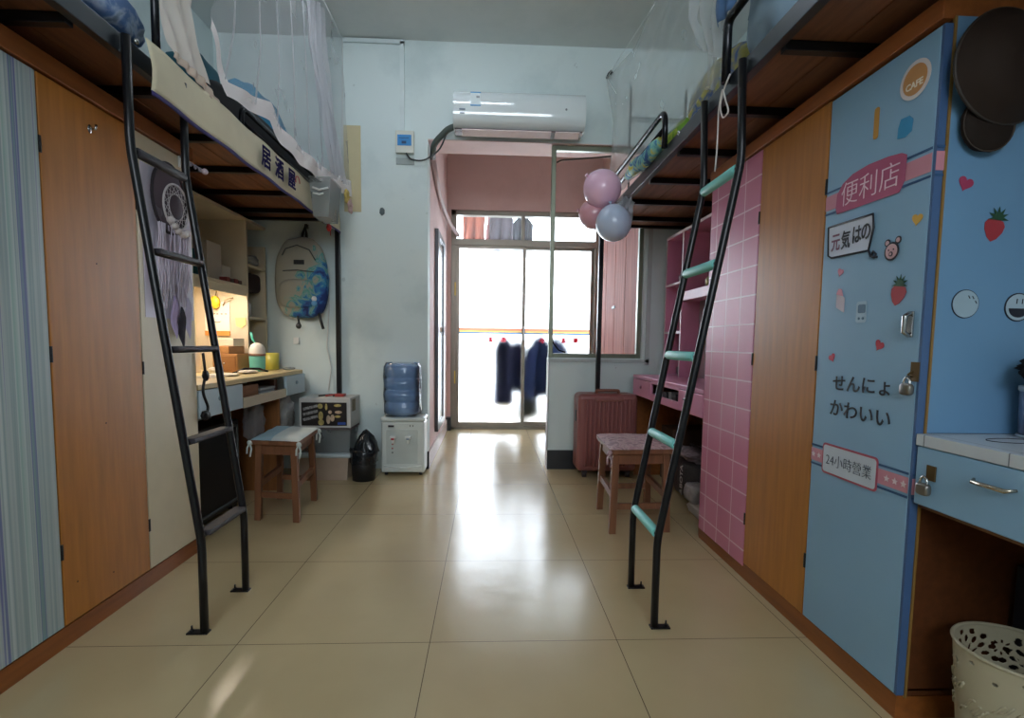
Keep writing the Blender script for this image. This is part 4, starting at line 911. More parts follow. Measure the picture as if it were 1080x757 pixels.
t, M, wx, wy = stool('wooden_stool', 'wooden stool by the pink desk with a pinkish cushion', [(.625, 2.46), (.935, 2.48), (.925, 2.86), (.645, 2.86)], .435, None)
cushion('seat_cushion', 'dusty pink patterned cushion on the stool by the pink desk', M, wx, wy, .431, .014, [splash_mat('b9969c', 'cdb3b2', '9c7f86', 22, 'pink_pattern')])
for o in (): pass

# ================================================================== BACK-LEFT STORAGE
sb = thing('storage_bin', (-1.10, 3.52, 0), 'beige plastic storage bin with a pale lid on the floor', 'storage bin')
w = MB(); taper(w, -1.28, -.945, 3.43, 3.66, 0.002, .16, .014); w.build('tub', mat('b3a08f', .45), sb, solid=.004)
w = MB(); w.box((-1.30, 3.415, .158), (-.925, 3.675, .186)); w.build('lid', mat('c0ccd0', .35), sb, .01)
cb = thing('clear_box', (-1.10, 3.54, .187), 'clear box of packets stacked on the beige bin', 'clear box')
w = MB(); taper(w, -1.275, -.935, 3.45, 3.66, .187, .345, .01); w.build('tub', PLAST, cb, solid=.003)
box('lid', (-1.285, 3.44, .345), (-.925, 3.67, .362), veil_mat('9a8f92', .8), cb, .006)
rn = random.Random(5)
for k in range(7):
    x = -1.25 + .042 * k; w = MB(); M = Matrix.Rotation(rn.uniform(-.15, .15), 4, 'Y'); M.translation = Vector((x + .01, 3.50, .192)); w.box((-.016, -.02, 0), (.016, .10, rn.uniform(.10, .135)), 0, M)
    tag(w.build('snack_packet', mat(rn.choice(['8f9aa0', 'a9adab', '7d4a3a', '46606a', 'b5b5ae']), .4, var=.3, scale=40)), 'small upright packet seen through the side of the clear box', 'packet', 'packets inside the clear box')
ct = thing('carton', (-1.10, 3.53, .363), 'white cardboard carton with a dark food picture, topmost of its stack', 'carton')
w = MB(); w.box((-1.265, 3.43, .363), (-.925, 3.68, .565)); w.build('body', mat('c3c4c2', .6), ct, .004)
pic = MB(); pic.box((-1.250, 3.4265, .378), (-.950, 3.4295, .535)); pc = pic.build('picture', mat('231d1c', .4), ct)
YEL = mat('b5a565', .5, var=.25, scale=50); CRM = mat('bfa890', .5, var=.25, scale=50)
for (x, z, rx, rz, m) in ((-1.125, .51, .017, .017, YEL), (-1.085, .505, .008, .022, YEL), (-1.122, .445, .016, .03, YEL), (-1.12, .40, .02, .02, YEL), (-1.072, .42, .013, .03, CRM), (-1.045, .43, .014, .024, CRM), (-1.06, .47, .012, .012, CRM), (-1.01, .515, .025, .009, YEL), (-1.005, .47, .024, .010, CRM), (-1.01, .44, .02, .008, YEL)):
    w = MB(); w.lathe([(rx, 0), (rx, -.0015)], (x, 3.4265, z), 16, axis='Y'); 
    for v in w.v: v.z = z + (v.z - z) * rz / rx
    w.build('printed_food', m, pc)
for k in range(3): w = MB(); M = Matrix.Rotation(-.25, 4, 'Y'); M.translation = Vector((-1.19, 3.4262, .50 - .036 * k)); w.box((-.05, -.001, -.008), (.05, 0, .010), 0, M); w.build('printed_line', mat('8f8d8c', .5, var=.6, scale=90), pc)
w = MB(); w.box((-1.01, 3.4255, .385), (-.958, 3.4265, .402)); w.build('blue_label', mat('2b4a9a', .5), pc)
w = MB(); w.box((-.9248, 3.47, .47), (-.9235, 3.55, .55)); w.build('side_picture', mat('7a6a48', .5, var=.4, scale=60), ct)
w = MB()
for k in range(3): w.tube([(-1.16 + .05 * k, 3.50, .572), (-1.10 + .04 * k, 3.54 + .03 * k, .576), (-1.02, 3.60, .572)], .006, 8, mi=k % 2)
w.box((-1.05, 3.50, .566), (-.99, 3.56, .584), 1); tag(w.build('power_strip', [mat('1b1b1e', .5), mat('9a3a34', .5)]), 'red and black leads lying on top of the carton', 'cable')
# trash bin
tb = thing('trash_bin', (-.848, 3.465, 0), 'black round trash bin lined with a black bag by the dispenser', 'trash bin')
w = MB(); w.lathe([(0, .002), (.076, .002), (.088, .20), (.083, .20), (.072, .01), (0, .01)], (-.848, 3.465, 0), cap0=False, cap1=False); w.build('bucket', mat('17181b', .5), tb)
w = MB(); w.lathe([(.091, .12), (.092, .17), (.091, .205), (.084, .215), (.074, .20)], (-.848, 3.465, 0), 40, cap0=False, cap1=False)
for v in w.v: v.x += .004 * math.sin(v.y * 90 + v.z * 60); v.z += .006 * math.sin(v.x * 70 + v.y * 50)
w.lathe([(.086, .195), (.072, .25), (.045, .30), (.02, .335), (.006, .345)], (-.833, 3.485, 0), 40, cap0=False)
for v in w.v:
    if v.z > .19: a = math.atan2(v.y - 3.465, v.x + .848); v.x += .007 * math.sin(5 * a + v.z * 40); v.y += .006 * math.cos(7 * a)
w.build('bag_liner', mat('1c2024', .18, bump=.5, bscale=25), tb)
# water dispenser
wd_ = thing('water_dispenser', (-.60, 3.62, 0), 'white water dispenser with two taps at the hall corner', 'water dispenser')
x0, x1, y0, y1 = -.752, -.448, 3.56, 3.75
WD = mat('d3dbd8', .35, var=.02)
w = MB(); w.box((x0, y0 + .01, .02), (x1, y1, .385)); w.build('body', WD, wd_, .012)
w = MB(); w.box((x0 - .004, y0 - .004, .385), (x1 + .004, y1, .42)); w.build('top_cover', WD, wd_, .014)
w = MB(); w.prism([(x0 + .035, y0 + .010, .31), (x0 + .04, y0 + .006, .33), (x1 - .05, y0 + .006, .33), (x1 - .045, y0 + .010, .31), (x1 - .045, y0 + .010, .08), (x0 + .035, y0 + .010, .08)], (0, .012, 0)); w.build('recess_panel', mat('c0cac8', .4), wd_, .003)
w = MB(); w.tube([(x0 + .02, y0 + .008, .07), (-.60, y0 - .010, .055), (x1 - .02, y0 + .008, .07)], .006, 8); w.box((x0 + .02, y0 - .004, .03), (x1 - .02, y0 + .012, .06)); w.build('drip_tray', WD, wd_, .003)
for x, c, lab in ((-.665, 'b23a44', 'red'), (-.56, '8fa0b4', 'blue')):
    w = MB(); w.box((x - .022, y0 - .025, .268), (x + .022, y0 + .012, .285)); w.lathe([(.010, .235), (.012, .268)], (x, y0 - .014, 0), 12); w.build('tap', mat('dfe4e2', .3), wd_, .003)
    w = MB(); w.box((x - .010, y0 - .033, .262), (x + .010, y0 - .025, .274)); w.build('tap_lever', mat(c, .4), wd_)
for k, (x, z) in enumerate(((-.672, .225), (-.672, .195), (-.672, .165))): w = MB(); w.blob((x, y0 + .008, z), (.006, .004, .006), nu=10, nv=6); w.build('indicator_light', mat('a84048' if k < 2 else '40444a', .4), wd_)
w = MB(); w.box((-.70, y0 - .0055, .355 - .006), (-.66, y0 + .008, .355 + .006)); w.build('logo', INK, wd_)
w = MB(); w.box((-.55, y0 - .0, .352), (-.545, y0 + .009, .362)); w.box((-.53, y0, .352), (-.525, y0 + .009, .362)); w.build('logo_mark', INK, wd_)
w = MB()
for x in (x0 + .03, x1 - .03):
    for y in (y0 + .04, y1 - .03): w.lathe([(.012, 0), (.012, .022)], (x, y, 0), 10)
w.build('foot', SK, wd_)
wb = thing('water_bottle', (-.61, 3.64, .42), 'blue five gallon water bottle wrapped in clear film, upside down on the dispenser', 'water bottle')
KS = 1.17
prof = [(.02, .40), (.05, .425), (.098, .44), (.108, .455), (.108, .50), (.098, .51), (.098, .52), (.108, .53), (.108, .585), (.098, .595), (.098, .605), (.108, .615), (.108, .67), (.097, .68), (.097, .69), (.107, .70), (.107, .755), (.10, .775), (.04, .785), (0, .78)]
w = MB(); w.lathe([(r * .98 * KS, z + .01 * (z > .5) + .0) for r, z in prof], (-.612, 3.642, 0), 36, cap0=True, cap1=False, sq=2.6); w.build('bottle', mat('8fb0d8', .18, var=.06, spec=.6, coat=.3), wb)
w = MB(); w.lathe([(r * KS, z) for r, z in [(.104, .43), (.113, .46), (.111, .52), (.115, .57), (.110, .64), (.115, .70), (.112, .77), (.10, .80)]], (-.610, 3.638, 0), 48, cap0=False, cap1=False, sq=2.6)
for v in w.v: q = noise.noise(v * 22); v.x += .007 * q; v.y += .006 * q; v.z += .004 * q
w.build('film_wrap', glass_mat('eef2f8', .10, 'ffffff', .12), wb)
# backpack on the wall
bp = thing('backpack', (-1.32, 3.66, 1.12), 'grey backpack with blue green paint pattern hanging on the wall', 'backpack')
w = MB(); c = Vector((-1.315, 3.665, 1.385)); vs = MB()
w.blob((0, 0, 0), (.178, .072, .275), p=3.6, nz=.05, fr=2, nu=48, nv=30, seed=2)
for v in w.v: k = v.z / .275; v.x *= 1 - .20 * max(0, k) ** 1.5 - .04 * max(0, -k); v.y *= 1 - .2 * max(0, k); v += c
def bagmat():
    m, n, l, b = base('painted_fabric')
    g = n.new('ShaderNodeNewGeometry'); sx = n.new('ShaderNodeSeparateXYZ'); l.new(g.outputs['Position'], sx.inputs[0])
    nz = n.new('ShaderNodeTexNoise'); nz.inputs['Scale'].default_value = 9; nz.inputs['Detail'].default_value = 6; nz.inputs['Distortion'].default_value = 1.5; l.new(g.outputs['Position'], nz.inputs['Vector'])
    q = math_(n, l, 'SUBTRACT', math_(n, l, 'MULTIPLY', math_(n, l, 'ADD', sx.outputs[0], 1.33), 4.2), math_(n, l, 'MULTIPLY', math_(n, l, 'SUBTRACT', sx.outputs[2], 1.36), 2.4))
    q = math_(n, l, 'ADD', q, math_(n, l, 'MULTIPLY', math_(n, l, 'SUBTRACT', nz.outputs[0], .5), 2.6))
    cr = n.new('ShaderNodeValToRGB'); E = cr.color_ramp.elements; E[0].position = .18; E[0].color = rgb('94948a'); E[1].position = .95; E[1].color = rgb('1a2f6a')
    for p, cc in ((.32, '8f9890'), (.40, '3d8f8a'), (.48, '7fa09a'), (.62, '2f7ea8'), (.78, '2a5c9a')): e = E.new(p); e.color = rgb(cc)
    l.new(q, cr.inputs[0]); l.new(cr.outputs[0], b.inputs['Base Color']); b.inputs['Roughness'].default_value = .75; return m
BAG = bagmat(); w.build('bag_body', BAG, bp)
w = MB(); w.blob((0, 0, 0), (.125, .03, .10), p=3.2, nu=36, nv=18)
for v in w.v: v += c + Vector((-.01, -.062, -.115))
w.build('front_pocket', BAG, bp)
w = MB(); w.box((-1.345, 3.590, 1.47), (-1.275, 3.600, 1.50)); w.build('label_patch', SK, bp, .002)
w = MB(); w.tube([(-1.42, 3.598, 1.425), (-1.32, 3.585, 1.43), (-1.21, 3.598, 1.42)], .0035, 6); w.tube([(-1.425, 3.60, 1.53), (-1.40, 3.598, 1.575), (-1.32, 3.592, 1.60), (-1.24, 3.598, 1.57), (-1.20, 3.60, 1.5)], .0035, 6); w.build('zipper', mat('3a4044', .5), bp)
w = MB(); w.tube([(-1.34, 3.70, 1.60), (-1.325, 3.72, 1.70), (-1.31, 3.735, 1.765), (-1.30, 3.72, 1.70), (-1.285, 3.70, 1.60)], .010, 8); w.build('top_loop', SK, bp)
w = MB(); w.tube([(-1.345, 3.64, 1.15), (-1.335, 3.63, 1.10), (-1.325, 3.63, 1.065)], .007, 8); w.blob((-1.332, 3.63, 1.05), (.020, .012, .022), nu=12, nv=8); w.tube([(-1.20, 3.65, 1.18), (-1.185, 3.64, 1.10), (-1.165, 3.64, 1.03)], .010, 8); w.build('lower_strap', SK, bp)
for xs in ((-1.455, -1.468, -1.455, -1.42), (-1.185, -1.165, -1.17, -1.21)):
    w = MB(); w.tube([(xs[0], 3.715, 1.55), (xs[1], 3.72, 1.42), (xs[2], 3.72, 1.24), (xs[3], 3.71, 1.18)], .009, 8); w.build('shoulder_strap', mat('26343a', .7), bp)
kc = thing('keychain', (-1.205, 3.585, 1.22), 'small white and blue charm hanging on the backpack front', 'charm'); w = MB(); w.blob((-1.205, 3.578, 1.235), (.018, .012, .02), nu=14, nv=8); w.build('charm_head', mat('cfd8e0', .5), kc); w = MB(); w.blob((-1.205, 3.578, 1.205), (.02, .012, .02), nu=14, nv=8); w.build('charm_body', mat('5f9fd0', .5), kc)
w = MB(); w.box((-1.318, 3.735, 1.745), (-1.30, 3.77, 1.775)); tag(w.build('wall_hook', SK, bevel=.002), 'black hook on back wall holding the backpack loop', 'hook')
# wall leads beside the left post
w = MB(); w.tube([(-1.17, 3.762, 1.50), (-1.16, 3.762, 1.2), (-1.18, 3.76, .9), (-1.15, 3.76, .75), (-1.16, 3.72, .59)], .004, 6); tag(w.build('power_cable', mat('c4c6c6', .5)), 'thin white cord running down the wall between backpack and post', 'cord')
w = MB(); a = onY(313, 360, 3.768); w.box((a.x - .02, 3.752, a.z - .02), (a.x + .02, 3.77, a.z + .03)); tag(w.build('wall_socket', WHITEP, bevel=.004), 'small white wall socket above the left desk end', 'socket')
# beige paper sheet on wall
w = MB(); w.box((-1.045, 3.766, 1.875), (-.925, 3.7695, 2.475)); tag(w.build('paper_sheet', mat('c4b994', .7, var=.04)), 'tall beige paper sheet glued on back wall beside left net', 'paper sheet')
# trunking and thermostat
tr = thing('cable_trunking', (-.63, 3.76, 2.4), 'white plastic cable trunking running down to the blue display box', 'cable trunking')
w = MB(); w.box((-.645, 3.752, 2.44), (-.615, 3.77, 3.05)); w.build('vertical_run', mat('cfdbdc', .4), tr); w = MB(); w.box((-1.04, 3.752, 3.035), (-.615, 3.77, 3.062)); w.build('horizontal_run', mat('cfdbdc', .4), tr)
th = thing('power_meter', (-.605, 3.76, 2.28), 'white wall box with a bright blue display beside hall opening', 'meter')
w = MB(); w.box((-.675, 3.735, 2.285), (-.545, 3.77, 2.44)); w.build('case', mat('d3d6cc', .4), th, .005)
box('display', (-.660, 3.7325, 2.335), (-.562, 3.736, 2.41), mat('2f86c8', .3, var=.1), th, .001)
w = MB(); w.box((-.630, 3.731, 2.348), (-.598, 3.733, 2.366)); w.box((-.65, 3.731, 2.385), (-.58, 3.733, 2.389)); w.build('display_digits', mat('14406a', .4), th)
w = MB(); w.box((-.675, 3.762, 2.215), (-.545, 3.77, 2.26)); w.build('wall_plate', mat('9aa5a4', .5), th)
w = MB(); w.tube(rail_path([(-.60, 3.74, 2.285), (-.57, 3.735, 2.24), (-.48, 3.735, 2.23), (-.36, 3.72, 2.30), (-.30, 3.70, 2.44)], .06), .006, 8); tag(w.build('meter_cable', mat('2d3436', .5)), 'dark cable looping from the blue display box to air conditioner', 'cable')
# air conditioner
ac = thing('air_conditioner', (.20, 3.66, 2.41), 'white glossy wall air conditioner above the hall opening', 'air conditioner')
ZT, ZL = 2.675, 2.425
pr = [(0, ZL + .02), (-.05, ZL + .004), (-.10, ZL)] + [(-.10 - .10 * math.cos(a) ** .8 if abs(a) < PI / 2 - .01 else -.10, (ZT + ZL) / 2 + (ZT - ZL) / 2 * math.copysign(abs(math.sin(a)) ** .85, math.sin(a))) for a in [-PI / 2 + PI * k / 20 for k in range(1, 20)]] + [(-.09, ZT), (0, ZT + .005)]
w = MB(); w.grid([[(-.258, 3.768 + y, z) for y, z in pr], [(.652, 3.768 + y, z) for y, z in pr]])
for x in (-.258, .652): w.add([(x, 3.768 + y, z) for y, z in pr], [tuple(range(len(pr)))])
w.build('body', mat('d9e2e4', .10, var=.01, coat=1.0), ac)
w = MB(); w.prism([(-.25, 3.768 + y, z) for y, z in ((-.02, ZL + .012), (-.13, ZL + .012), (-.135, ZL - .008), (-.05, ZL - .014), (-.02, ZL - .008))], (.892, 0, 0)); w.build('air_outlet', mat('5a5052', .4), ac)
lv = ((-.142, ZL - .004), (-.146, ZL - .012), (-.075, ZL - .030), (-.07, ZL - .022))
w = MB(); w.prism([(-.20, 3.768 + y, z) for y, z in lv], (.62, 0, 0)); w.build('louvre', mat('d8c8cc', .3), ac)
w = MB(); w.prism([(.45, 3.768 + y, z) for y, z in lv], (.17, 0, 0)); w.build('louvre', mat('d8c8cc', .3), ac)
yf = 3.5685
w = MB(); w.box((-.140, yf + .010, 2.632), (-.070, yf + .03, 2.645), 1); w.box((-.140, yf - .0015, 2.548), (-.070, yf + .02, 2.632), 0); w.box((-.140, yf - .002, 2.548), (-.070, yf + .006, 2.556), 1); w.box((-.10, yf - .002, 2.60), (-.078, yf + .002, 2.614), 2); w.build('energy_label', [mat('cddadc', .3), mat('3a8fc4', .4), mat('8a9498', .4)], ac)
w = MB(); w.box((-.215, yf - .002, 2.520), (-.175, yf + .006, 2.530)); w.box((-.21, yf - .001, 2.498), (-.180, yf + .010, 2.504)); w.build('logo', mat('6f7f90', .4), ac)
w = MB(); w.blob((.515, yf, 2.545), (.008, .003, .008), nu=12, nv=8); w.build('indicator', mat('7a8286', .4), ac)
hs = thing('pipe_bundle', (-.42, 4.3, 2.1), 'taped pipe running from air conditioner along hall wall out above the door', 'pipe')
w = MB(); w.tube(rail_path([(-.245, 3.69, 2.46), (-.30, 3.69, 2.44), (-.405, 3.73, 2.35), (-.425, 3.86, 2.30)], .05), .022, 12); w.build('insulated_bend', mat('4a5450', .6), hs)
w = MB(); w.tube(rail_path([(-.425, 3.86, 2.30), (-.428, 4.40, 2.17), (-.40, 5.1, 2.12), (-.335, 5.50, 2.08)], .2), .020, 12); w.build('taped_pipe', mat('b09a98', .6), hs)
# wall marks and rosette
c = onY(403, 223, 3.768); w = MB(); w.blob(c, (.018, .004, .026), nz=.5, fr=3, nu=14, nv=8); tag(w.build('wall_plug', mat('5f6d70', .6)), 'small dark broken plug in back wall under the blue display box', 'plug')
c = onY(640, 82, 3.765); w = MB(); w.tube([c, c + Vector((0, -.05, 0)), c + Vector((.02, -.06, .02))], .008, 8); w.blob(c + Vector((.02, -.06, 0)), (.014, .012, .012), nu=10, nv=6); tag(w.build('wall_hook', SK), 'dark hook on the back wall right of the air conditioner', 'hook')

# ================================================================== RIGHT SIDE
RD = 1.05
pdk = thing('desk', (1.4, 3.0, 0), 'pink desk with drawers and an open slot by the suitcase', 'desk')
w = MB(); w.box((RD, 2.416, .712), (XR, 3.62, .735)); w.build('desk_top', PINK, pdk, .003)
w = MB(); w.box((RD + .01, 2.416, 0), (XR, 2.432, .712)); w.box((RD + .02, 3.60, 0), (XR, 3.618, .712)); w.box((RD + .015, 2.432, .59), (XR, 3.60, .602)); w.box((XR - .015, 2.432, .3), (XR, 3.60, .712)); w.build('frame', ORANGED, pdk)
w = MB(); w.box((RD, 2.74, .592), (RD + .016, 3.22, .635)); w.box((RD, 2.74, .70), (RD + .016, 3.22, .712)); w.build('front_rail', PINK, pdk, .002)
for y0, y1, kind in ((3.22, 3.615, 'knob'), (2.42, 2.74, 'handle')):
    dr = box('drawer', (RD - .001, y0, .594), (RD + .017, y1, .708), PINK, pdk, .003)
    w = MB(); ym = (y0 + y1) / 2 + (.02 if kind == 'handle' else 0)
    if kind == 'knob': w.lathe([(.012, 0), (.012, -.006), (.006, -.010)], (RD - .001, ym, .66), 12, axis='X'); w.build('knob', mat('8a5a70', .4), dr)
    else: w.tube([(RD - .001, ym - .04, .665), (RD - .015, ym - .03, .665), (RD - .015, ym + .03, .665), (RD - .001, ym + .04, .665)], .004, 8); w.build('handle', CHROME, dr)
w = MB(); rn = random.Random(9)
for k in range(8): M = Matrix.Rotation(rn.uniform(-.3, .3), 4, 'Z'); M.translation = Vector((RD + .10, 2.80 + .052 * k, .603)); w.box((-.05, -.02, 0), (.05, .02, rn.uniform(.03, .085)), k % 3, M)
tag(w.build('slot_clutter', [mat('6a6468', .6), mat('a9a4a6', .6), mat('3b383c', .6)]), 'jumble of small grey items in the open slot of the pink desk', 'clutter', kind='stuff')
# hutch
RHX = 1.285
rh = thing('desk_hutch', (1.5, 3.0, .735), 'pink shelf unit standing on the pink desk', 'shelf unit')
w = MB(); w.box((RHX, 3.66, .735), (XR, 3.678, 1.70)); w.box((RHX, 3.355, .735), (XR, 3.373, 1.70)); w.box((RHX, 2.416, .735), (XR, 2.434, 1.70)); w.box((RHX, 2.416, 1.70), (XR, 3.678, 1.718)); w.build('side_panel', PINK, rh)
w = MB()
for y in (3.660, 3.355, 2.416): w.box((RHX - .002, y, .735), (RHX, y + .018, 1.718))
w.box((RHX - .002, 2.434, 1.70), (RHX, 3.66, 1.718)); w.build('edge_strip', mat('d3bfc4', .4), rh)
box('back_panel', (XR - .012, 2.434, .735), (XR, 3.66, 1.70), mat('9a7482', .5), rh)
for z in (1.03, 1.365):
    w = MB(); w.box((RHX, 3.373, z), (XR, 3.66, z + .016)); s_ = w.build('shelf', PINK, rh); box('shelf_edge', (RHX - .002, 3.373, z), (RHX, 3.66, z + .016), mat('d3bfc4', .4), s_)
box('shelf', (RHX, 2.434, 1.245), (XR, 3.355, 1.305), mat('cf94a8', .4), rh, .003)
box('blank_board', (RHX + .12, 2.45, .735), (RHX + .13, 3.35, 1.245), mat('aa9da6', .6), rh)
w = MB(); w.box((1.36, 2.95, .736), (1.46, 3.10, .83)); w.box((1.355, 2.945, .83), (1.465, 3.105, .842), 1); tag(w.build('tissue_box', [mat('9a8f98', .5), mat('b5a8b0', .5)], bevel=.003), 'grey small box at the back of the pink desk top', 'box')
w = MB(); w.lathe([(0, .736), (.022, .736), (.022, .82), (.014, .835), (.014, .85)], (1.35, 2.72, 0), 18); tag(w.build('blue_bottle', mat('2f62b0', .35)), 'small blue bottle on the pink desk beside the pink tiled door', 'bottle')
w = MB()
for k in range(3): w.lathe([(0, 1.382), (.018, 1.382), (.018, 1.42 + .02 * k), (.008, 1.43 + .02 * k)], (1.34, 3.43 + .06 * k, 0), 14)
w.box((1.32, 3.40, 1.047), (1.40, 3.52, 1.12))
del w
for k, (y, c, lab) in enumerate(((3.44, '6a4a58', 'small dark pink bottle on the upper far shelf of pink hutch'), (3.52, '9a8a90', 'small pale bottle on the upper far shelf of pink hutch'))):
    w = MB(); w.lathe([(0, 1.382), (.02, 1.382), (.02, 1.43), (.008, 1.445), (.008, 1.46)], (1.34, y, 0), 14); tag(w.build('small_bottle', mat(c, .4)), lab, 'bottle')
w = MB(); w.blob((1.36, 3.47, .775), (.045, .06, .038), p=2.6, nz=.15); tag(w.build('cosmetic_pouch', mat('7d7078', .6)), 'dark mauve pouch on the pink desk in the far hutch bay', 'pouch')
for k, (y, c, h_) in enumerate(((3.02, '9a9448', .06), (2.93, '7a6a5c', .08), (2.84, '5c6a50', .05), (2.75, 'a06c74', .07))):
    w = MB(); w.blob((1.33, y, 1.306 + h_ / 2), (.03, .04, h_ / 2), p=2.5, nz=.2, seed=k); tag(w.build('trinket', mat(c, .5)), ['olive green', 'brown grey', 'moss green', 'dull pink'][k] + ' trinket on the wide upper shelf of pink hutch', 'trinket')
# things under the pink desk
bg = thing('tote_bag', (1.36, 3.05, 0), 'dark printed carrier bag with white letters under the pink desk', 'bag')
w = MB(); w.blob((1.36, 3.05, .135), (.17, .20, .135), p=4.0, nz=.10, fr=2, seed=6); w.build('bag_body', mat('2b272c', .5, bump=.3), bg)
w = MB(); text('lettering', 'ɅBOTA', .055, (0, 0, 1), (0, 1, 0), (1.186, 3.0, .13), mat('b9b4b4', .5), bg, off=.001)
w = MB(); w.tube([(1.30, 2.92, .25), (1.28, 2.95, .33), (1.28, 3.10, .33), (1.30, 3.14, .25)], .008, 8); w.build('handle', mat('3a3236', .6), bg)
w = MB(); w.blob((1.30, 3.0, .285), (.12, .16, .03), p=2.4, nz=.5, fr=4, seed=2); tag(w.build('striped_cloth', mat('8f8088', .8, var=.5, scale=22)), 'crumpled pink grey cloth lying on the dark carrier bag', 'cloth')
w = MB(); w.blob((1.20, 2.80, .105), (.06, .085, .055), p=3, nz=.15, seed=3); tag(w.build('white_pouch', mat('a9a3a4', .6, var=.3, scale=18)), 'grey white patterned pouch on top of the shoe bag', 'pouch')
w = MB(); w.blob((1.20, 2.68, .032), (.055, .16, .032), p=3, nz=.2, seed=8); tag(w.build('white_shoe', mat('b5afac', .6)), 'off-white shoe on the floor at the foot of the pink door', 'shoe')
w = MB(); w.box((1.25, 3.34, 0), (1.60, 3.56, .38)); tag(w.build('cardboard_box', mat('4a3428', .7), bevel=.004), 'dark brown cardboard box under the far end of the pink desk', 'box')
# suitcase
sc = thing('suitcase', (.85, 3.60, 0), 'dusty rose ribbed hard suitcase standing against the pier', 'suitcase')
SUIT = mat('8f5653', .38, var=.04, coat=.2)
w = MB(); w.box((.632, 3.50, .045), (1.06, 3.71, .60)); w.build('shell', SUIT, sc, .035)
for k in range(11):
    x = .695 + .0305 * k; w = MB(); w.tube([(x, 3.502, .09), (x, 3.497, .11), (x, 3.497, .53), (x, 3.502, .56)], .0095, 8); w.build('rib', SUIT, sc)
w = MB(); w.tube(rail_path([(.77, 3.56, .60), (.77, 3.555, .622), (.93, 3.555, .622), (.93, 3.56, .60)], .015), .011, 10); w.box((.755, 3.54, .597), (.945, 3.575, .604)); w.build('carry_handle', mat('7c4a3a', .4), sc)
w = MB(); w.tube(rail_path([(.75, 3.499, .575), (.75, 3.496, .553), (.95, 3.496, .553), (.95, 3.499, .575)], .012), .006, 8); w.build('front_handle', mat('8a5548', .4), sc)
w = MB(); w.tube(rail_path([(.633, 3.58, .10), (.633, 3.58, .55), (.69, 3.58, .599), (1.0, 3.58, .599)], .04), .004, 6); w.build('zipper', mat('6a3a38', .5), sc)
w = MB(); w.box((.626, 3.56, .40), (.634, 3.60, .48)); w.build('side_lock', SK, sc, .002)
for x in (.69, 1.0):
    for y in (3.53, 3.68):
        w = MB(); w.box((x - .018, y - .018, .034), (x + .018, y + .018, .052)); w.lathe([(.020, -.014), (.020, .014)], (x, y, .022), 16, axis='X'); w.build('wheel', mat('3a3032', .4), sc)
# near desk
nd = thing('desk', (1.4, .70, 0), 'near desk with white tiled top and blue drawer at right edge', 'desk')
TOPM = grid_mat('c3c9cf', '6f7780', .20, .36, .04, -.0, .003, axes=(1, 0))
w = MB(); w.box((RD, .10, .716), (XR, 1.183, .744)); w.build('desk_top', TOPM, nd, .002)
w = MB(); w.box((RD + .02, .10, .56), (XR, 1.183, .575)); w.box((XR - .02, .10, 0), (XR, 1.183, .715)); w.box((RD + .02, .10, 0), (XR, .118, .715)); w.build('frame', wood('6f4425', .4, .2, stretch=(14, 1.2, 14)), nd)
dr = box('drawer', (RD + .002, .72, .572), (RD + .02, 1.18, .714), BLUEF, nd, .003)
box('drawer', (RD + .002, .12, .572), (RD + .02, .715, .714), BLUEF, nd, .003)
c = onX(1048, 513, RD); w = MB(); w.tube([(RD + .002, c.y + .045, c.z + .004), (RD - .012, c.y + .035, c.z), (RD - .014, c.y - .035, c.z), (RD + .002, c.y - .045, c.z + .004)], [.003, .005, .005, .003], 10); w.build('handle', mat('b8b0a0', .25, metal=.9), dr)
c = onX(982, 500, RD); w = MB(); w.box((RD - .002, c.y - .012, c.z - .016), (RD + .002, c.y + .012, c.z + .02)); w.build('hasp', mat('6a5434', .4, metal=.7), dr, .001)
padlock(onX(981, 507, RD) + Vector((-.004, 0, 0)), 'small padlock hanging from the hasp of the blue drawer', (-1, 0, 0))
# printed curl on the desk top
w = MB(); w.tube([(1.20 + .06 * math.cos(a), 1.09 + .03 * math.sin(a), .7445) for a in [k * .42 for k in range(15)]], .0012, 5); w.tube([(1.32 + .05 * math.cos(a), 1.08 + .035 * math.sin(a), .7445) for a in [k * .42 for k in range(15)]], .0012, 5); w.build('printed_curls', INK, nd)
# brush holder
bh = thing('brush_holder', (1.322, 1.10, .744), 'frosted cup of white sticks with black fluffy puff on near desk', 'brush holder')
w = MB(); w.lathe([(0, .746), (.066, .746), (.070, .86), (.066, .86), (.063, .75), (0, .75)], (1.322, 1.105, 0), 36, cap0=False, cap1=False); w.build('cup', mat('77809a', .3, var=.05), bh)
w = MB(); w.lathe([(.069, .853), (.072, .857), (.072, .866), (.065, .868)], (1.322, 1.105, 0), 36, cap0=False, cap1=False); w.lathe([(.066, .745), (.071, .747), (.069, .752)], (1.322, 1.105, 0), 36, cap0=False, cap1=False); w.build('rim', mat('c9ced4', .3), bh)
rn = random.Random(2)
for k in range(9):
    a = rn.uniform(0, 6.28); r = rn.uniform(.01, .05); p0 = Vector((1.322 + r * .5 * math.cos(a), 1.105 + r * .5 * math.sin(a), .76)); p1 = Vector((1.322 + r * math.cos(a), 1.105 + r * math.sin(a), .885 + rn.uniform(0, .03)))
    w = MB(); w.tube([p0, p1], .0045, 8); tag(w.build('white_stick', mat('c6ccd2', .4)), 'slim white stick standing in the frosted cup on near desk', 'stick', 'sticks in the frosted cup')
w = MB(); w.blob((1.322, 1.10, .915), (.085, .05, .035), nz=.35, fr=4, nu=44, nv=26, p=2.2); w.blob((1.237, 1.10, .900), (.018, .018, .014), nz=.3, fr=4)
rn = random.Random(4)
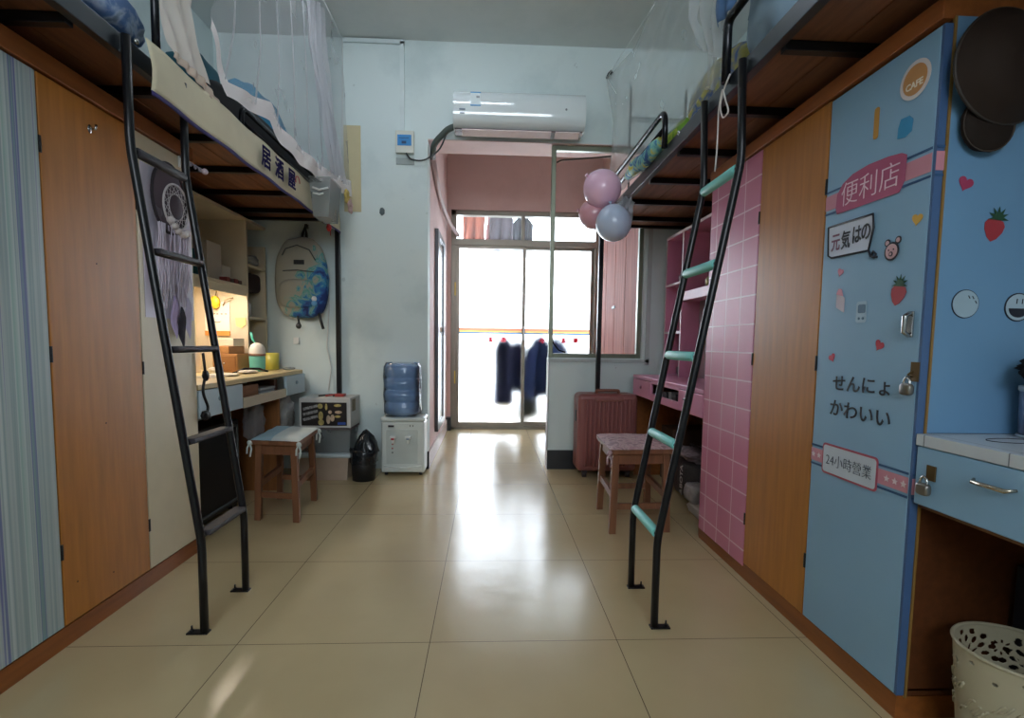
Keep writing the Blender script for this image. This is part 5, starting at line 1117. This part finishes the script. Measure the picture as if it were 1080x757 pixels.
for k in range(160):
    a, b = rn.uniform(0, 2 * PI), rn.uniform(-.6, 1.2); d = Vector((math.cos(a) * math.cos(b), math.sin(a) * math.cos(b), math.sin(b)))
    p = Vector((1.322, 1.10, .915)) + Vector((d.x * .08, d.y * .046, d.z * .032)); w.tube([p, p + d * .012 + Vector((0, 0, rn.uniform(-.006, .004)))], [.0015, .0004], 4)
tag(w.build('fluffy_puff', mat('0d0e12', .9)), 'black fluffy puff resting on sticks in the frosted cup', 'puff')
# hats on the side panel
hat = thing('hat', (1.175, 1.12, 1.40), 'dark brown round brimmed hat hung high on the blue side panel', 'hat')
HM = mat('2c211b', .75, var=.1, spec=.2)
w = MB(); c = Vector((1.172, 1.150, 1.594)); w.lathe([(0, -.050), (.04, -.048), (.08, -.038), (.104, -.020), (.116, -.004), (.124, .0), (.128, .003)], (0, 0, 0), 48, axis='Y', cap0=False, cap1=False)
for v in w.v: v += c; v.y += .006 * math.sin((v.x - c.x) * 20)
w.build('crown', HM, hat, solid=.002)
w = MB(); w.tube([c + Vector((0.126 * math.cos(a), .003 + .006 * math.sin(2.3 * math.cos(a)), 0.126 * math.sin(a))) for a in [2 * PI * k / 48 for k in range(48)]], .004, 8, closed=True); w.build('brim', mat('2e2620', .55), hat)
cp = thing('cap', (1.155, 1.15, 1.41), 'smaller dark cap showing below the round brimmed hat', 'cap')
w = MB(); w.blob((1.150, 1.166, 1.472), (.062, .016, .062), p=2.2, nz=.04, nu=36, nv=20); w.build('cap_crown', mat('251c17', .75, spec=.2), cp)
w = MB(); w.lathe([(.060, 0), (.064, -.002)], (1.150, 1.162, 1.472), 30, axis='Y', cap0=False, cap1=False); w.build('cap_seam', mat('46392f', .6), cp, solid=.001)
w = MB(); w.box((1.165, 1.160, 1.700), (1.185, 1.1835, 1.715)); tag(w.build('panel_hook', SK), 'dark hook above the brimmed hat on the side panel', 'hook')
# waste basket with cut-out flowers
wb_ = thing('waste_basket', (1.175, 1.02, 0), 'cream plastic waste basket with cut-out flowers at bottom right', 'waste basket')
BC = Vector((1.187, 1.02, 0)); RT, RB, HT = .118, .095, .285
WBM = mat('b3ab92', .45, var=.03)
holes = []
def flower_holes(a0, z0, s, rings):
    for q_, (n_, r0, ra, rb) in enumerate(rings):
        for k in range(n_):
            t = 2 * PI * k / n_ + (PI / n_ if q_ % 2 else 0); holes.append((a0 + s * r0 * math.cos(t) / .107, z0 + s * r0 * math.sin(t), s * ra, s * rb, t))
for j, a0 in enumerate((PI / 2 + .15, PI / 2 - 1.15, PI / 2 - 2.2)):
    flower_holes(a0, .205, .062, ((10, .36, .20, .045), (14, .72, .14, .085), (14, 1.02, .12, .10)))
for k in range(16): a = 2 * PI * k / 16; holes.append((a, .262 - .02 * (k % 2), .005, .004, 0))
for j in range(4): flower_holes(PI / 4 + j * PI / 2 + .25, .235, .018, ((8, .8, .25, .12),))
w = MB(); NU, NV = 520, 150; idx = {}
def bpos(i, k, inner=0): z = .004 + (HT - .004) * k / NV; r = RB + (RT - RB) * k / NV - inner; a = 2 * PI * i / NU; return BC + Vector((r * math.cos(a), r * math.sin(a), z))
hb = [[] for _ in range(NU)]
def holed(i, k):
    a = 2 * PI * (i + .5) / NU; z = .004 + (HT - .004) * (k + .5) / NV
    if z > .272 or z < .12: return False
    for (ha, hz, ra, rb, t) in holes:
        da = (a - ha + PI) % (2 * PI) - PI
        if abs(da) > .2 or abs(z - hz) > .02: continue
        x, y = da * .107, z - hz; xr = x * math.cos(t) + y * math.sin(t); yr = -x * math.sin(t) + y * math.cos(t)
        if (xr / ra) ** 2 + (yr / rb) ** 2 < 1: return True
    return False
vs = [bpos(i, k) for k in range(NV + 1) for i in range(NU)]
fs = [(k * NU + i, k * NU + (i + 1) % NU, (k + 1) * NU + (i + 1) % NU, (k + 1) * NU + i) for k in range(NV) for i in range(NU) if not holed(i, k)]
w.add(vs, fs, 0, True); w.lathe([(0, .003), (RB, .003)], tuple(BC), 40, cap0=False, cap1=False); w.build('basket_wall', WBM, wb_, solid=.0015)
w = MB(); w.tube([BC + Vector((RT * math.cos(a), RT * math.sin(a), HT)) for a in [2 * PI * k / 64 for k in range(64)]], .0042, 8, closed=True); w.build('rim', WBM, wb_)
w = MB(); rn = random.Random(11)
for k in range(150):
    a = rn.uniform(0, 2 * PI); z = rn.uniform(.05, .20); pts = []
    for q in range(5): aa = a + .05 * q; zz = z + .006 * q + .004 * math.sin(q * 1.5 + k); r = RB + (RT - RB) * zz / HT + .0008; pts.append(BC + Vector((r * math.cos(aa), r * math.sin(aa), zz)))
    w.tube(pts, .0028, 5)
w.build('relief_pattern', WBM, wb_)
# dark upright thing beside basket, against the side of the desk recess
w = MB(); w.box((1.32, 1.10, 0), (1.50, 1.17, .42)); tag(w.build('folded_stool', mat('1f242b', .3), bevel=.01), 'dark glossy folded board standing under the near desk', 'board')

# balloons
def balloon(c, r, m, lab, tilt=(0, 0), rz=1.08):
    t = thing('balloon', (c[0], c[1], c[2] - r), lab, 'balloon')
    w = MB(); prof = []
    n = 22
    for i in range(n + 1):
        th = PI * i / n; rr = math.sin(th) * r; z = -math.cos(th) * r * rz
        if z < 0: rr *= 1 - .10 * (-z / r) ** 2
        prof.append((max(rr, .0005), z))
    w.lathe(prof, (0, 0, 0), 40, cap0=False, cap1=False); w.lathe([(.004, -r * rz + .002), (.007, -r * rz - .006), (.011, -r * rz - .014)], (0, 0, 0), 12, cap0=False)
    R = Matrix.Rotation(tilt[0], 3, 'X') @ Matrix.Rotation(tilt[1], 3, 'Y')
    for k, v in enumerate(w.v): w.v[k] = R @ v + Vector(c)
    w.build('balloon_skin', m, t)
    return t
b1 = onY(635, 199, 2.9); b2 = onY(647, 235, 2.84); b3_ = onY(626, 226, 2.98)
balloon(b1, .106, mat('e8bdd6', .28, var=.02, coat=.3), 'mauve pink balloon, uppermost of the three by the window', (.5, 2.2), 1.02)
balloon(b2, .098, mat('b6c4dc', .28, var=.02, coat=.3), 'pale grey blue balloon below the pink balloons', (.2, 2.9), 1.04)
balloon(b3_, .085, mat('cd98a4', .3, var=.02, coat=.3), 'salmon pink balloon tucked behind the other two balloons', (.3, 1.8), 1.02)
# draped cloths on the right bed
w = MB(); w.blob((.795, 3.05, 1.72), (.025, .16, .10), p=2.2, nz=.55, fr=3, seed=12); tag(w.build('clear_bag', veil_mat('c9d2d8', .55, .5, 'thin_plastic')), 'white clear plastic bag hanging beside the balloons', 'bag')
w = MB(); c0 = [onX(u, v, .79) for u, v in ((662, 186), (672, 174), (682, 168), (690, 158), (697, 148))]; w.tube(c0, [.02, .04, .036, .038, .02], 12)
for v in w.v: q = noise.noise(v * 14); v.x += .012 * q; v.z += .012 * q
tag(w.build('draped_scarf', splash_mat('2f5f9a', '7fc4bf', 'cfc23a', 14, 'scarf_pattern', .40, .62)), 'teal, yellow and blue scarf tucked along the right bed rail', 'scarf')
# bedding on the right bed
w = MB(); w.box((.87, 1.22, 1.834), (1.66, 3.66, 1.90)); tag(w.build('mattress', mat('8f989c', .9), bevel=.02), 'grey mattress lying on the right loft bed boards', 'mattress')
w = MB(); w.blob((.98, 2.15, 2.00), (.10, .26, .115), p=2.8, nz=.1, seed=14); tag(w.build('pillow', splash_mat('b8b060', '3f62a0', 'c4bb6a', 6, 'pillow_pattern', .40, .60)), 'yellow pillow with blue pattern standing behind the vertical bed post', 'pillow')
w = MB(); w.blob((.93, 2.60, 1.955), (.07, .26, .06), p=2.4, nz=.2, seed=15); tag(w.build('green_quilt', splash_mat('7fae3a', 'c5d04a', '3f8a58', 7, 'green_pattern', .44, .56)), 'lime green and yellow quilt edge over the right bed rail', 'quilt')
w = MB(); w.blob((.95, 1.62, 2.00), (.13, .14, .13), p=2.6, nz=.15, seed=16); tag(w.build('blue_cushion', mat('7f96a8', .8)), 'grey blue cushion behind the near end of the right rail', 'cushion')
w = MB(); w.blob((.90, 1.52, 2.21), (.12, .24, .085), p=2.2, nz=.3, seed=17); tag(w.build('dark_bundle', mat('15171d', .8, bump=.4)), 'black bundled jacket piled at top of the right bed', 'jacket')
w = MB(); w.blob((.93, 1.42, 2.30), (.10, .2, .09), p=2.3, nz=.5, fr=3, seed=18); tag(w.build('white_bag', mat('b4b8ba', .5)), 'crumpled grey white bag on top of the black jacket', 'bag')
sheet('denim_cloth', mat('4a6c96', .85, var=.12), [[(.80, 1.70, 2.30), (.80, 1.86, 2.30)], [(.79, 1.69, 2.15), (.79, 1.87, 2.15)], [(.79, 1.70, 2.06), (.79, 1.84, 2.07)]], wave=.008, freq=14, nu=24, nv=10)
tag(bpy.data.objects['denim_cloth'], 'pale blue denim cloth hanging at the top of the right bed post', 'cloth')
# string hanging from the rail
c = [onX(u, v, .775) for u, v in ((770, 78), (763, 95), (759, 112), (762, 126), (769, 118), (765, 105), (762, 92), (758, 115), (757, 140), (756, 160), (754, 181))]
w = MB(); w.tube(rail_path(c, .02), .0028, 6); tag(w.build('white_string', mat('c9c2be', .7)), 'thin white string looped and hanging from the right bed rail', 'string')
# net on right bed
nr = thing('mosquito_net', (.86, 2.6, 1.9), 'sheer white mosquito net hanging over the right loft bed', 'mosquito net')
XN = .83
sheet('net_cloth', NETB, [XX([(700, -25), (740, -25), (772, -20)], XN), XX([(668, 50), (715, 60), (762, 40)], XN), XX([(641, 84), (700, 90), (758, 64)], XN), XX([(646, 130), (690, 120), (750, 84)], XN), XX([(644, 170), (690, 145), (742, 100)], XN), XX([(641, 214), (672, 185), (736, 107)], XN)], wave=.009, freq=30, nu=80, nv=36, parent=nr, solid=0)
sheet('net_bunch', veil_mat('dfe4e6', .42), [XX([(728, -20), (768, -20)], XN - .01), XX([(726, 20), (768, 15)], XN - .01), XX([(734, 45), (764, 40)], XN - .01), XX([(742, 52), (760, 62)], XN - .01)], wave=.02, freq=22, nu=30, nv=16, parent=nr, solid=0)
sheet('net_drape', veil_mat('e2e6e8', .3), [XX([(742, 30), (764, 30)], XN - .005), XX([(746, 65), (760, 70)], XN - .005), XX([(745, 95), (752, 95)], XN - .005)], wave=.01, freq=14, nu=16, nv=12, parent=nr, solid=0)
h = onY(640, 82, 3.70); w = MB(); a = onX(690, 5, XN); w.tube([h, a], .0015, 5); a = onX(657, 110, XN); w.tube([h, a], .0015, 5); w.build('guy_string', WHITEP, nr)

lf = thing('ceiling_lamp', (-.45, 2.85, 2.98), 'twin tube lamp fixed under the ceiling before the air conditioner', 'lamp')
w = MB(); w.box((-1.05, 2.79, 3.03), (.2, 2.91, 3.068)); w.build('housing', WHITEP, lf, .004)
for y in (2.825, 2.875): w = MB(); w.tube([(-1.02, y, 3.012), (.17, y, 3.012)], .013, 12); w.build('tube', emit_mat('f0f6ff', 7.0), lf)

# ================================================================== LIGHT
W = bpy.data.worlds.new('world'); S.world = W; W.use_nodes = True
bgn = W.node_tree.nodes['Background']; bgn.inputs[0].default_value = (.86, .93, 1.0, 1); bgn.inputs[1].default_value = SKY = 5.5
def portal(name, loc, rot, sx, sy):
    l = bpy.data.lights.new(name, 'AREA'); l.shape = 'RECTANGLE'; l.size = sx; l.size_y = sy; l.cycles.is_portal = True
    o = bpy.data.objects.new(name, l); COL.objects.link(o); o.location = loc; o.rotation_euler = rot; return o
portal('portal_balcony', (.4, 5.72, 1.2), (-PI / 2, 0, 0), 1.7, 2.5)
portal('portal_window', (0, YF - .13, 2.35), (PI / 2, 0, 0), 2.1, 1.2)
V = S.view_settings; V.view_transform = 'Standard'; V.look = 'None'; V.exposure = 0.85; V.gamma = 1.0; V.use_curve_mapping = False
cy = S.cycles; cy.max_bounces = 10; cy.diffuse_bounces = 5; cy.glossy_bounces = 4; cy.transparent_max_bounces = 16; cy.caustics_reflective = False; cy.caustics_refractive = True; cy.sample_clamp_indirect = 6
